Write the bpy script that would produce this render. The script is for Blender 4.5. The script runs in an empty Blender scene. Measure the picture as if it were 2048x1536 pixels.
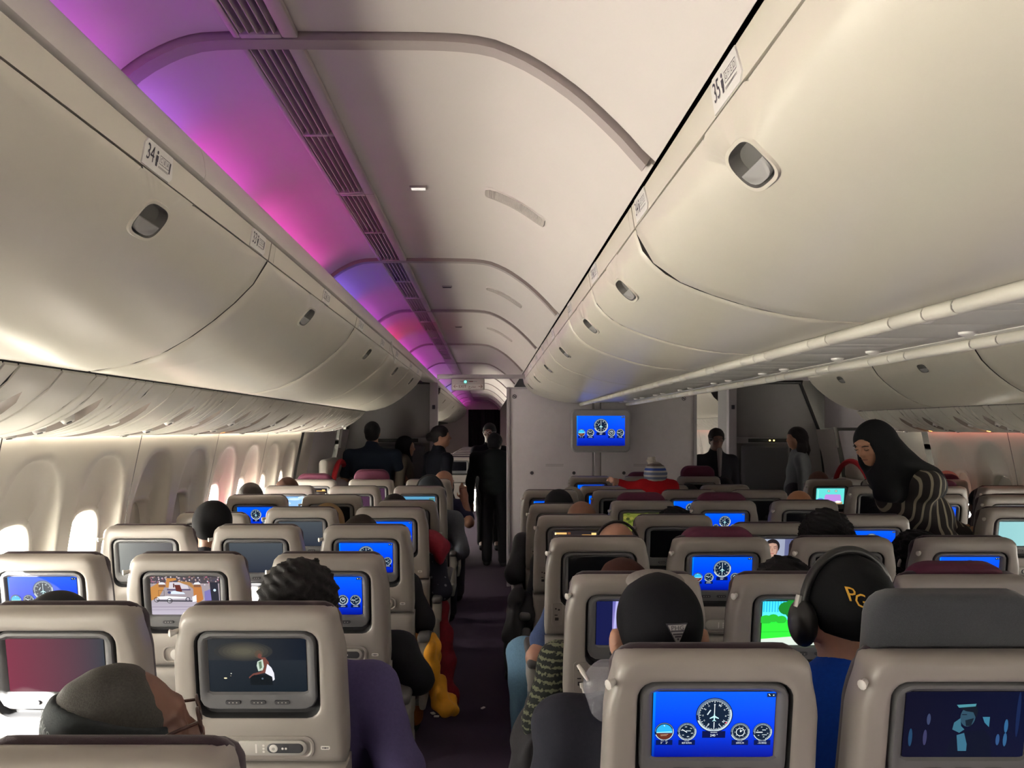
import bpy, bmesh, math, random
import numpy as np
from mathutils import Vector, Matrix, Euler

# ------------------------------------------------------------------ camera, world, sun, exposure
SC = bpy.context.scene
COL = SC.collection
F_PX, VPX, VPY, CAMH = 1600.0, 976.0, 857.0, 1.60
cam_d = bpy.data.cameras.new('camera')
cam_d.sensor_width = 36.0
cam_d.lens = 36.0 * F_PX / 2048.0
cam_d.shift_x = (1024.0 - VPX) / 2048.0
cam_d.shift_y = (VPY - 768.0) / 2048.0
cam_d.clip_start = 0.02
cam = bpy.data.objects.new('camera', cam_d)
cam.location = (0, 0, CAMH)
cam.rotation_euler = (math.pi / 2, 0, 0)
COL.objects.link(cam)
SC.camera = cam

w = bpy.data.worlds.new('daylight')
SC.world = w
w.use_nodes = True
w.node_tree.nodes['Background'].inputs[0].default_value = (1.0, 0.93, 0.80, 1)
w.node_tree.nodes['Background'].inputs[1].default_value = 52.0

sun_d = bpy.data.lights.new('sun', 'SUN')
sun_d.energy = 120.0
sun_d.angle = 0.01
sun_d.color = (1.0, 0.96, 0.88)
sun = bpy.data.objects.new('sun', sun_d)
sun.rotation_euler = Vector((1.0, 0.62, -0.30)).to_track_quat('-Z', 'Y').to_euler()
sun.location = (-6, -3, 4)
COL.objects.link(sun)

SC.view_settings.view_transform = 'Standard'
SC.view_settings.look = 'None'
SC.view_settings.gamma = 1.0
SC.view_settings.use_curve_mapping = False
SC.view_settings.exposure = 0.56

XC = 1.159            # centre line of the aircraft
PITCH = 0.7988
rnd = random.Random(7)

def px(u, v, d):
    """photograph pixel at distance d along the cabin -> point"""
    return ((u - VPX) * d / F_PX, d, CAMH + (VPY - v) * d / F_PX)

# ------------------------------------------------------------------ materials
MATS = {}
def mat(name, col, rough=0.5, metal=0.0, noise=0.0, nscale=60.0, bump=0.0, bscale=200.0, spec=0.5,
        emit=None, estr=0.0, sheen=0.0, coat=0.0, trans=0.0):
    m = bpy.data.materials.new(name)
    m.use_nodes = True
    nt = m.node_tree
    b = nt.nodes['Principled BSDF']
    b.inputs['Base Color'].default_value = (*col, 1)
    b.inputs['Roughness'].default_value = rough
    b.inputs['Metallic'].default_value = metal
    b.inputs['Specular IOR Level'].default_value = spec
    if sheen: b.inputs['Sheen Weight'].default_value = sheen
    if coat: b.inputs['Coat Weight'].default_value = coat
    if trans: b.inputs['Transmission Weight'].default_value = trans
    if emit:
        b.inputs['Emission Color'].default_value = (*emit, 1)
        b.inputs['Emission Strength'].default_value = estr
    if noise or bump:
        tc = nt.nodes.new('ShaderNodeTexCoord')
        n = nt.nodes.new('ShaderNodeTexNoise')
        n.inputs['Scale'].default_value = nscale
        n.inputs['Detail'].default_value = 3
        nt.links.new(tc.outputs['Object'], n.inputs['Vector'])
        if noise:
            mx = nt.nodes.new('ShaderNodeMix'); mx.data_type = 'RGBA'
            mx.inputs[6].default_value = (*[max(0, c * (1 - noise)) for c in col], 1)
            mx.inputs[7].default_value = (*[min(1, c * (1 + noise)) for c in col], 1)
            nt.links.new(n.outputs['Fac'], mx.inputs[0])
            nt.links.new(mx.outputs[2], b.inputs['Base Color'])
        if bump:
            n2 = nt.nodes.new('ShaderNodeTexNoise')
            n2.inputs['Scale'].default_value = bscale
            n2.inputs['Detail'].default_value = 2
            nt.links.new(tc.outputs['Object'], n2.inputs['Vector'])
            bp = nt.nodes.new('ShaderNodeBump')
            bp.inputs['Strength'].default_value = bump
            bp.inputs['Distance'].default_value = 0.002
            nt.links.new(n2.outputs['Fac'], bp.inputs['Height'])
            nt.links.new(bp.outputs[0], b.inputs['Normal'])
    MATS[name] = m
    return m

M_BIN = mat('bin_plastic', (0.63, 0.59, 0.50), 0.30, noise=0.03, nscale=9, bump=0.02, bscale=500)
M_CEIL = mat('ceiling_plastic', (0.62, 0.57, 0.53), 0.5, noise=0.03, nscale=4)
M_WALL = mat('sidewall_plastic', (0.70, 0.67, 0.60), 0.42, noise=0.02, nscale=8)
M_PSU = mat('service_plastic', (0.62, 0.59, 0.52), 0.38, noise=0.02)
M_GAP = mat('dark_gap', (0.035, 0.035, 0.04), 0.8, noise=0.1)
M_SKIN_BACK = mat('lining_grey', (0.12, 0.12, 0.12), 0.9, noise=0.1)
M_SHELL = mat('seat_shell', (0.30, 0.272, 0.25), 0.36, noise=0.03, nscale=20, bump=0.04, bscale=900)
M_TRAY = mat('tray_plastic', (0.29, 0.265, 0.245), 0.4, noise=0.03)
M_BEZEL = mat('bezel_grey', (0.125, 0.125, 0.13), 0.42, noise=0.03)
M_GROOVE = mat('groove_black', (0.015, 0.015, 0.017), 0.6, noise=0.05)
M_GLASS = mat('screen_off', (0.008, 0.009, 0.012), 0.14, spec=0.3, noise=0.02)
M_BTN = mat('button_dark', (0.05, 0.05, 0.055), 0.4, noise=0.03)
M_BTNL = mat('button_light', (0.42, 0.40, 0.37), 0.35, noise=0.03)
M_FAB = mat('seat_fabric', (0.028, 0.012, 0.022), 0.9, noise=0.25, nscale=300, bump=0.3, bscale=700, sheen=0.2)
M_FABG = mat('seat_fabric_grey', (0.035, 0.038, 0.045), 0.92, noise=0.3, nscale=350, bump=0.35, bscale=800, sheen=0.2)
M_MAROON = mat('headrest_maroon', (0.085, 0.008, 0.034), 0.75, noise=0.2, nscale=90, bump=0.15, bscale=300)
M_ARM = mat('armrest_plastic', (0.30, 0.285, 0.26), 0.4, noise=0.03)
M_ARMPAD = mat('armrest_pad', (0.08, 0.078, 0.078), 0.5, noise=0.05)
M_METAL = mat('seat_metal', (0.30, 0.30, 0.30), 0.4, metal=0.6, noise=0.03)
M_CARPET = mat('carpet', (0.038, 0.021, 0.046), 0.95, noise=0.45, nscale=220, bump=0.5, bscale=500)
M_WHITE = mat('white_plastic', (0.72, 0.70, 0.66), 0.35, noise=0.02)
M_INK = mat('ink', (0.04, 0.035, 0.05), 0.6, noise=0.02)
M_SILVER = mat('latch_silver', (0.50, 0.49, 0.47), 0.25, metal=0.25, noise=0.02)
M_LATCHD = mat('latch_dark', (0.13, 0.125, 0.115), 0.35, noise=0.03)
M_LOUVER = mat('louver', (0.50, 0.44, 0.42), 0.45, noise=0.02)
M_DUCT = mat('duct_dark', (0.03, 0.02, 0.022), 0.8, noise=0.1)
M_PART = mat('bulkhead_laminate', (0.60, 0.56, 0.58), 0.55, noise=0.06, nscale=14, bump=0.03, bscale=90)
M_PARTD = mat('galley_laminate', (0.24, 0.23, 0.23), 0.5, noise=0.06, nscale=10)
M_POST = mat('partition_post', (0.42, 0.39, 0.41), 0.45, noise=0.03)
M_RED = mat('red_mark', (0.55, 0.02, 0.03), 0.5, noise=0.03)
M_BLACK = mat('black_plastic', (0.012, 0.012, 0.013), 0.38, noise=0.03)
M_SHADE = mat('window_shade', (0.52, 0.49, 0.44), 0.6, noise=0.03, nscale=30)
M_PANE = None
def mk_pane():
    m = bpy.data.materials.new('window_pane'); m.use_nodes = True
    nt = m.node_tree; b = nt.nodes['Principled BSDF']
    nt.nodes.remove(b)
    t = nt.nodes.new('ShaderNodeBsdfTransparent'); t.inputs[0].default_value = (0.93, 0.95, 0.96, 1)
    g = nt.nodes.new('ShaderNodeBsdfGlossy'); g.inputs['Roughness'].default_value = 0.03
    mx = nt.nodes.new('ShaderNodeMixShader'); mx.inputs[0].default_value = 0.05
    nt.links.new(t.outputs[0], mx.inputs[1]); nt.links.new(g.outputs[0], mx.inputs[2])
    nt.links.new(mx.outputs[0], nt.nodes['Material Output'].inputs[0])
    return m
M_PANE = mk_pane()

def mk_picture(name, strength):
    """a lit display: shows the colours stored on the picture's faces"""
    m = bpy.data.materials.new(name); m.use_nodes = True
    nt = m.node_tree; b = nt.nodes['Principled BSDF']
    a = nt.nodes.new('ShaderNodeAttribute'); a.attribute_name = 'picture'
    b.inputs['Base Color'].default_value = (0.004, 0.004, 0.004, 1)
    b.inputs['Roughness'].default_value = 0.25
    b.inputs['Specular IOR Level'].default_value = 0.15
    nt.links.new(a.outputs['Color'], b.inputs['Emission Color'])
    b.inputs['Emission Strength'].default_value = strength
    return m
M_PIC = mk_picture('display_lit', 1.0)

# ------------------------------------------------------------------ mesh helpers
def link(o, parent=None):
    COL.objects.link(o)
    if parent is not None: o.parent = parent
    return o
def tag(o, label=None, cat=None, group=None, kind=None):
    if label: o['label'] = label
    if cat: o['category'] = cat
    if group: o['group'] = group
    if kind: o['kind'] = kind
    return o
def empty(name, loc=(0, 0, 0), rz=0.0, parent=None):
    o = bpy.data.objects.new(name, None)
    o.location = loc; o.rotation_euler = (0, 0, rz); o.empty_display_size = 0.05
    return link(o, parent)

_BOX = {}
def box_geo(sx, sy, sz, bev, seg=2):
    key = (round(sx, 4), round(sy, 4), round(sz, 4), round(bev, 4), seg)
    if key not in _BOX:
        bm = bmesh.new()
        bmesh.ops.create_cube(bm, size=1.0)
        bmesh.ops.scale(bm, vec=(sx, sy, sz), verts=bm.verts)
        if bev > 0:
            bmesh.ops.bevel(bm, geom=bm.edges[:], offset=min(bev, 0.49 * min(sx, sy, sz)), segments=seg, affect='EDGES', profile=0.5)
        bm.verts.index_update()
        _BOX[key] = ([tuple(v.co) for v in bm.verts], [[v.index for v in f.verts] for f in bm.faces])
        bm.free()
    return _BOX[key]

class MB:
    def __init__(self):
        self.v = []; self.f = []; self.m = []; self.c = []
    def add(self, verts, faces, mi=0, T=None, col=None):
        k = len(self.v)
        for p in verts:
            self.v.append(tuple(T(p)) if T else tuple(p))
        for f in faces:
            self.f.append([i + k for i in f]); self.m.append(mi); self.c.append(col)
        return self
    def box(self, c, s, bev=0.0, mi=0, T=None, R=None, seg=2):
        vs, fs = box_geo(*s, bev, seg)
        if R is not None: vs = [tuple(R @ Vector(p)) for p in vs]
        return self.add([(p[0] + c[0], p[1] + c[1], p[2] + c[2]) for p in vs], fs, mi, T)
    def loops(self, L, mi=0, close=True, closed=True, cap0=False):
        """L: list of loops (same length) of 3D points"""
        n = len(L[0]); k = len(self.v)
        for lp in L: self.v.extend(tuple(p) for p in lp)
        for a in range(len(L) - 1):
            for i in range(n if closed else n - 1):
                j = (i + 1) % n
                self.f.append([k + a * n + i, k + a * n + j, k + (a + 1) * n + j, k + (a + 1) * n + i])
                self.m.append(mi[a] if isinstance(mi, (list, tuple)) else mi); self.c.append(None)
        last = mi[-1] if isinstance(mi, (list, tuple)) else mi
        if close:
            self.f.append([k + (len(L) - 1) * n + i for i in range(n)]); self.m.append(last); self.c.append(None)
        if cap0:
            self.f.append([k + i for i in range(n)][::-1]); self.m.append(mi[0] if isinstance(mi, (list, tuple)) else mi); self.c.append(None)
        return self
    def tube(self, pts, r, n=8, mi=0, caps=True):
        P = [Vector(p) for p in pts]
        L = []
        up = Vector((0.13, 0.21, 0.97)).normalized()
        for i, p in enumerate(P):
            t = (P[min(i + 1, len(P) - 1)] - P[max(i - 1, 0)]).normalized()
            a = t.cross(up)
            if a.length < 1e-3: a = t.cross(Vector((1, 0, 0)))
            a.normalize(); b = a.cross(t)
            rr = r[i] if isinstance(r, (list, tuple)) else r
            L.append([p + (a * math.cos(2 * math.pi * k / n) + b * math.sin(2 * math.pi * k / n)) * rr for k in range(n)])
        return self.loops(L, mi, close=caps, cap0=caps)
    def build(self, name, mats, parent=None, angle=38.0, smooth=True, loc=None):
        me = bpy.data.meshes.new(name)
        me.from_pydata(self.v, [], self.f)
        for m in (mats if isinstance(mats, (list, tuple)) else [mats]): me.materials.append(m)
        if any(self.m): me.polygons.foreach_set('material_index', self.m)
        if any(c is not None for c in self.c):
            at = me.color_attributes.new('picture', 'FLOAT_COLOR', 'CORNER')
            data = []
            for f, c in zip(self.f, self.c):
                c = c or (0, 0, 0)
                if isinstance(c[0], (tuple, list)):
                    for q in c: data.extend((*q, 1))
                else:
                    data.extend((*c, 1) * len(f))
            at.data.foreach_set('color', data)
        if smooth:
            me.shade_smooth()
            me.set_sharp_from_angle(angle=math.radians(angle))
        me.update()
        o = bpy.data.objects.new(name, me)
        if loc: o.location = loc
        return link(o, parent)

def copy_tree(o, parent=None):
    c = o.copy(); COL.objects.link(c); c.parent = parent
    for ch in o.children: copy_tree(ch, c)
    return c

def rrect(hx, hy, r, n=6):
    out = []
    for cx, cy, a0 in ((hx - r, hy - r, 0), (-hx + r, hy - r, 90), (-hx + r, -hy + r, 180), (hx - r, -hy + r, 270)):
        for i in range(n + 1):
            a = math.radians(a0 + 90.0 * i / n)
            out.append((cx + r * math.cos(a), cy + r * math.sin(a)))
    return out
def cast(poly, c, N, extra=()):
    """ray-cast a polygon from c: N points around"""
    out = []
    P = [(p[0] - c[0], p[1] - c[1]) for p in poly]
    for k in range(N):
        a = 2 * math.pi * k / N
        dx, dy = math.cos(a), math.sin(a)
        best = 0
        for i in range(len(P)):
            x1, y1 = P[i]; x2, y2 = P[(i + 1) % len(P)]
            ex, ey = x2 - x1, y2 - y1
            den = dx * ey - dy * ex
            if abs(den) < 1e-12: continue
            t = (x1 * ey - y1 * ex) / den
            s = (x1 * dy - y1 * dx) / den
            if t > 0 and -1e-6 <= s <= 1 + 1e-6: best = max(best, t)
        out.append((c[0] + dx * best, c[1] + dy * best))
    return out

class Curve2D:
    """smooth (x,z) profile with arc length; normal points towards 'inside'"""
    def __init__(self, pts, inside, dens=14, linear=False):
        P = [Vector(p) for p in pts]
        out = []
        for i in range(len(P) - 1):
            p0, p1, p2, p3 = P[max(i - 1, 0)], P[i], P[i + 1], P[min(i + 2, len(P) - 1)]
            for k in range(dens):
                t = k / dens
                if linear: out.append(p1.lerp(p2, t)); continue
                out.append(0.5 * ((2 * p1) + (p2 - p0) * t + (2 * p0 - 5 * p1 + 4 * p2 - p3) * t * t + (-p0 + 3 * p1 - 3 * p2 + p3) * t ** 3))
        out.append(P[-1])
        A = np.array([tuple(p) for p in out])
        d = np.r_[0, np.cumsum(np.hypot(*np.diff(A, axis=0).T))]
        self.s, self.A, self.L = d, A, d[-1]
        g = np.gradient(A, axis=0); g /= np.maximum(np.hypot(g[:, 0], g[:, 1]), 1e-9)[:, None]
        n = np.stack([-g[:, 1], g[:, 0]], 1)
        mid = len(A) // 2
        if np.dot(n[mid], np.array(inside) - A[mid]) < 0: n = -n
        self.n = n
    def __call__(self, v, dep=0.0):
        x = np.interp(v, self.s, self.A[:, 0]); z = np.interp(v, self.s, self.A[:, 1])
        nx = np.interp(v, self.s, self.n[:, 0]); nz = np.interp(v, self.s, self.n[:, 1])
        return x - dep * nx, z - dep * nz
    def at_z(self, z):
        i = int(np.argmin(abs(self.A[:, 1] - z))); return self.s[i]
    def at_x(self, x):
        i = int(np.argmin(abs(self.A[:, 0] - x))); return self.s[i]

def sup(a, b, n=2.6, bb=None, taper=0.0):
    def f(t):
        c, s = math.cos(t), math.sin(t)
        h = b if s > 0 or bb is None else bb
        r = (abs(c / a) ** n + abs(s / h) ** n) ** (-1 / n)
        u, v = r * c, r * s
        if taper: u *= 1 - taper * max(0.0, v / b)
        return u, v
    return f

def patch(mb, S, y0, y1, v0, v1, yc, vc, shapes, N=48, K=5, edge=0.0, mis=0, close=True, mirror=False, emi=0):
    """rectangular surface piece on profile S with concentric sunk shapes [(fn, depth, mat)]"""
    ang = [2 * math.pi * k / N for k in range(N)] + [math.atan2(b - vc, a - yc) % (2 * math.pi) for a in (y0, y1) for b in (v0, v1)]
    ang = sorted(ang)
    def rect(t):
        c, s = math.cos(t), math.sin(t)
        r = 1e9
        if c > 1e-9: r = min(r, (y1 - yc) / c)
        if c < -1e-9: r = min(r, (y0 - yc) / c)
        if s > 1e-9: r = min(r, (v1 - vc) / s)
        if s < -1e-9: r = min(r, (v0 - vc) / s)
        return r * c, r * s
    def P(uv, dep):
        x, z = S(vc + uv[1], dep)
        if mirror: x = 2 * XC - x
        return (float(x), yc + uv[0], float(z))
    R = [rect(t) for t in ang]
    L = []; M = []
    if edge:
        L.append([P(r, edge) for r in R]); M.append(0)
        L.append([P(r, 0.004) for r in R]); M.append(emi)
        R2 = [(r[0] * (1 - 0.006 / max(0.006, math.hypot(*r))), r[1] * (1 - 0.006 / max(0.006, math.hypot(*r)))) for r in R]
        R = R2
    L.append([P(r, 0) for r in R]); M.append(0)
    if shapes:
        f0, d0, m0 = shapes[0]
        Q = [f0(t) for t in ang]
        for k in range(1, K):
            t = k / K
            L.append([P((a[0] * (1 - t) + b[0] * t, a[1] * (1 - t) + b[1] * t), 0) for a, b in zip(R, Q)]); M.append(0)
        L.append([P(q, d0) for q in Q]); M.append(m0)
        for f, d, m in shapes[1:]:
            L.append([P(f(t), d) for t in ang]); M.append(m)
    M = M[1:] + [M[-1]]
    mb.loops(L, M, close=close)
    return mb

def strip(mb, S, y0, y1, v0, v1, nv=10, ny=1, dep=0.0, mi=0, mirror=False, thick=0.0):
    """plain extruded piece of profile S, optionally with thickness"""
    vs = np.linspace(v0, v1, nv + 1)
    fr = [tuple(map(float, S(v, dep))) for v in vs]
    if thick:
        bk = [tuple(map(float, S(v, dep + thick))) for v in vs][::-1]
        ring = fr + bk
    else: ring = fr
    ys = np.linspace(y0, y1, ny + 1)
    L = [[((2 * XC - x) if mirror else x, float(y), z) for x, z in ring] for y in ys]
    mb.loops(L, mi, close=bool(thick), closed=bool(thick), cap0=bool(thick))
    return mb

_TXT = {}
def text_geo(s, size=1.0):
    if s not in _TXT:
        cu = bpy.data.curves.new('lettering', 'FONT')
        cu.body = s; cu.align_x = 'CENTER'; cu.align_y = 'CENTER'; cu.resolution_u = 2
        o = bpy.data.objects.new('lettering', cu)
        me = o.to_mesh()
        _TXT[s] = ([(v.co.x, v.co.y) for v in me.vertices], [list(p.vertices) for p in me.polygons])
        o.to_mesh_clear(); bpy.data.objects.remove(o); bpy.data.curves.remove(cu)
    v, f = _TXT[s]
    return [(x * size, y * size) for x, y in v], f
# ------------------------------------------------------------------ the setting
Y_BACK, Y_BIN_END, Y_FWD, Y_FAR = -5.2, 7.55, 10.6, 24.0
fl = MB(); fl.box((XC, 9.5, -0.03), (6.2, 29.9, 0.06))
tag(fl.build('floor', M_CARPET), kind='structure')

# ---- profiles (x,z), left side; the right side is mirrored about XC
S_FLAP_L = Curve2D([(-0.622, 2.134), (-0.6315, 2.0825)], (0, 1.6), linear=True)
S_DOOR_L = Curve2D([(-0.632, 2.080), (-0.645, 2.050), (-0.706, 1.977), (-0.835, 1.872), (-0.966, 1.800), (-1.097, 1.767), (-1.150, 1.763)], (-0.3, 1.3))
S_FLAP_C = Curve2D([(0.345, 2.136), (0.3535, 2.0825)], (-0.5, 1.6), linear=True)
S_DOOR_C = Curve2D([(0.354, 2.080), (0.376, 2.020), (0.454, 1.954), (0.612, 1.896), (0.768, 1.863), (0.915, 1.853)], (0.2, 1.2))
S_PSU = Curve2D([(-1.156, 1.763), (-1.175, 1.729), (-1.254, 1.662), (-1.36, 1.605), (-1.488, 1.574), (-1.61, 1.570), (-1.70, 1.584)], (-1.0, 1.2))
S_WALL = Curve2D([(-1.695, 1.590), (-1.735, 1.40), (-1.775, 1.20), (-1.80, 1.00), (-1.803, 0.80), (-1.78, 0.55), (-1.70, 0.25), (-1.60, 0.0)], (0, 1.0))
S_CEIL = Curve2D([(-0.785, 2.225), (-0.765, 2.275), (-0.733, 2.315), (-0.680, 2.352), (-0.610, 2.382), (-0.533, 2.392), (-0.30, 2.392), (-0.05, 2.387), (0.061, 2.357), (0.172, 2.288), (0.26, 2.209), (0.305, 2.160), (0.320, 2.142), (0.334, 2.132)], (-0.2, 1.6))

# ---- outer lining that closes the cabin above and beside the panels
for side, mir in (('left', False), ('right', True)):
    b = MB()
    X = (lambda x: 2 * XC - x) if mir else (lambda x: x)
    b.box((X(-1.97), 9.55, 2.00), (0.06, 29.8, 1.20))
    b.box((X(-1.97), 9.55, 0.35), (0.06, 29.8, 0.80))
    for a, c in ((Y_BACK - .1, -5.05), (7.30, 10.76), (17.54, 24.4)):
        b.box((X(-1.97), (a + c) / 2, 1.0), (0.06, c - a, 0.9))
    wl = tag(b.build('wall_' + side, M_SKIN_BACK), kind='structure')
    globals()['WALL_' + side.upper()] = wl
b = MB(); b.box((XC, 9.55, 2.56), (6.3, 29.9, 0.06))
CEIL = tag(b.build('ceiling', M_SKIN_BACK), kind='structure')
b = MB(); b.box((XC, 24.45, 1.25), (6.3, 0.06, 2.7))
tag(b.build('wall_front', M_SKIN_BACK), kind='structure')
b = MB(); b.box((XC, Y_BACK - .06, 1.25), (6.3, 0.06, 2.7))
tag(b.build('wall_back', M_PART), kind='structure')

# ---- sidewall panels with scalloped window recesses
def trapz_recess(a, bt, bb, n, tp): return sup(a, bt, n, bb, tp)
WZ = 1.02
v_win = S_WALL.at_z(WZ)
nwin = 0
PANEL_L = 1.13
def side_panel(y0, open_states, mir):
    global nwin
    wall = WALL_RIGHT if mir else WALL_LEFT
    for k in range(2):
        a, b_ = y0 + k * PANEL_L / 2, y0 + (k + 1) * PANEL_L / 2
        g0 = 0.004 if k == 0 else 0.0
        g1 = 0.004 if k == 1 else 0.0
        yc = (a + b_) / 2
        mb = MB()
        # loops run in (y, v): v grows downwards, so "bb" is the upper reach
        shapes = [(sup(0.235, 0.33, 2.7, 0.475), 0.0, 0), (sup(0.226, 0.32, 2.7, 0.465), 0.010, 0), (sup(0.212, 0.305, 2.6, 0.445), 0.030, 0),
                  (sup(0.185, 0.275, 2.6, 0.36), 0.052, 0), (sup(0.165, 0.235, 2.8, 0.235), 0.062, 0),
                  (sup(0.160, 0.228, 3, 0.228), 0.056, 0), (sup(0.140, 0.205, 3, 0.205), 0.058, 0), (sup(0.130, 0.190, 3.2, 0.190), 0.072, 0), (sup(0.122, 0.182, 3.2, 0.182), 0.135, 0)]
        patch(mb, S_WALL, a + g0, b_ - g1, 0.002, S_WALL.L, yc, v_win, shapes, N=56, K=4, mis=0, close=False, mirror=mir)
        mb.build('sidewall_panel', M_WALL, wall, angle=60)
        if k == 0:
            bk = MB(); strip(bk, S_WALL, y0 - .03, y0 + .045, 0.0, S_WALL.L, 14, dep=.006, mirror=mir); bk.build('joint_backing', M_GAP, wall)  # dark backing added so sky does not leak through the seam
        nwin += 1
        st = open_states[k]
        we = tag(empty('window_%d' % nwin, (0, 0, 0)), kind='structure')
        X = (lambda x: 2 * XC - x) if mir else (lambda x: x)
        xo = -1.80 - 0.125
        p = MB(); p.loops([[(X(xo), yc + u, WZ - v) for u, v in [sup(0.125, 0.185, 3.2)(2 * math.pi * q / 40) for q in range(40)]]], 0, close=True)
        p.build('pane', M_PANE, we)
        if st > 0.0:
            ld = bpy.data.lights.new('window_portal', 'AREA'); ld.shape = 'RECTANGLE'; ld.size, ld.size_y = 0.25, 0.37
            ld.cycles.is_portal = True
            lo = link(bpy.data.objects.new('window_portal', ld)); lo.location = (X(xo - 0.02), yc, WZ)
            lo.rotation_euler = Vector((-1 if mir else 1, 0, 0)).to_track_quat('-Z', 'Z').to_euler()
        if st < 1.0:       # shade pulled down over part of the window
            h = 0.38 * (1 - st)
            sh = MB(); sh.box((X(xo + 0.035), yc, WZ + 0.19 - h / 2), (0.005, 0.262, h), 0.002)
            sh.box((X(xo + 0.043), yc, WZ + 0.19 - h + 0.012), (0.014, 0.10, 0.018), 0.004)
            sh.build('window_shade', M_SHADE, we)
OPEN = {0: (1, 1), 1: (0.0, 0.0), 2: (1, 1), 3: (1, 1)}
for i in range(-7, 4):
    side_panel(2.80 + i * PANEL_L, OPEN.get(i, (0.6, 1)), False)
for i in range(-7, 4):
    side_panel(2.80 + i * PANEL_L, (0.0, 0.35) if i == 3 else ((0.35, 0.35) if i < 2 else (0.35, 0.0)), True)
for i in range(6):
    side_panel(10.75 + i * PANEL_L, (0.0, 0.5), True)
# unseen open windows added to light the forward cabin, left; plain lining beyond
for i in range(6):
    side_panel(10.75 + i * PANEL_L, (1, 1), False)
for i in range(3):
    mb = MB(); strip(mb, S_WALL, 17.53 + i * 2.2, 19.72 + i * 2.2, 0.0, S_WALL.L, 14)
    mb.build('sidewall_panel', M_WALL, WALL_LEFT)

# ---- passenger service strips under the outer bins
def psu(name, y0, y1, mir, rich):
    base = MB(); strip(base, S_PSU, y0, y1, -0.0, S_PSU.L, 12, dep=0.045, mirror=mir)
    root = tag(base.build(name, M_GAP), kind='structure')
    y = y0; k = 0
    pat = [(0.20, 'sign'), (0.19, None), (0.07, None), (0.155, 'air'), (0.045, None), (0.075, None), (0.0638, None)]
    L = S_PSU.L
    while y < y1 - 0.02:
        wd, kind = pat[k % len(pat)]
        e = min(y + wd, y1)
        mb = MB()
        yc, vc = (y + e) / 2, L * 0.53
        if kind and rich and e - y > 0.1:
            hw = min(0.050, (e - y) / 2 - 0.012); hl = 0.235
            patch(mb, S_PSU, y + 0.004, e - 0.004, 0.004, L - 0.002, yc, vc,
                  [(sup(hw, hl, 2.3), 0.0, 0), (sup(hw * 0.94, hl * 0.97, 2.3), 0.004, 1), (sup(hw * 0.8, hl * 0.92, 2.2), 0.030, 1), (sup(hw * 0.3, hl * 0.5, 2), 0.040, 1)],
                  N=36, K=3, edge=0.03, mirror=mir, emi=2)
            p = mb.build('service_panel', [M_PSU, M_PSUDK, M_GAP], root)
            X = (lambda q: 2 * XC - q) if mir else (lambda q: q)
            if kind == 'air':
                for t in (0.36, 0.52, 0.68):
                    x, z = S_PSU(L * t, 0.03); x2, z2 = S_PSU(L * t, -0.004)
                    n = MB()
                    n.tube([(X(x), yc, z), (X((x + x2) / 2), yc, (z + z2) / 2), (X(x2), yc, z2)], [0.026, 0.024, 0.017], 14)
                    nz = n.build('air_nozzle', M_WHITE, p)
                    n = MB(); x3, z3 = S_PSU(L * t, -0.0065); x4, z4 = S_PSU(L * t, 0.0)
                    n.tube([(X(x4), yc, z4), (X(x3), yc, z3)], [0.009, 0.009], 10)
                    n.build('nozzle_core', M_BLACK, p)
            else:
                x, z = S_PSU(L * 0.40, 0.012); x2, z2 = S_PSU(L * 0.40, 0.004)
                n = MB(); n.tube([(X(x), yc, z), (X(x2), yc, z2)], [0.02, 0.018], 14)
                n.build('reading_light', M_WHITE, p)
                if k % 21 == 14 or (mir and k % 14 == 7):
                    x, z = S_PSU(L * 0.62, 0.015); x2, z2 = S_PSU(L * 0.66, 0.015)
                    n = MB(); n.tube([(X(x), yc, z - .006), (X(x2), yc, z2 - .006)], [0.008, 0.008], 8)
                    n.build('seatbelt_light', M_AMBER, p)
        else:
            patch(mb, S_PSU, y + 0.004, e - 0.004, 0.004, L - 0.002, yc, vc, [(sup((e - y) * .3, .1), 0.0, 0)], N=36, K=3, edge=0.03, mirror=mir, emi=1)
            mb.build('service_panel', [M_PSU, M_GAP], root)
        y = e; k += 1
    return root
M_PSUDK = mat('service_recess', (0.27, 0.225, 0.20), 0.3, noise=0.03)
M_AMBER = mat('amber_light', (0.9, 0.4, 0.1), 0.4, emit=(1.0, 0.35, 0.08), estr=6.0, noise=0.02)
psu('trim_1', 1.18 - 7 * 0.7988, Y_BIN_END, False, True)
psu('trim_2', 1.18 + 4 * 0.7988, Y_BIN_END, True, True)
psu('trim_3', Y_FWD, 17.6, True, False)
psu('trim_4', Y_FWD, 17.6, False, False)

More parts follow.
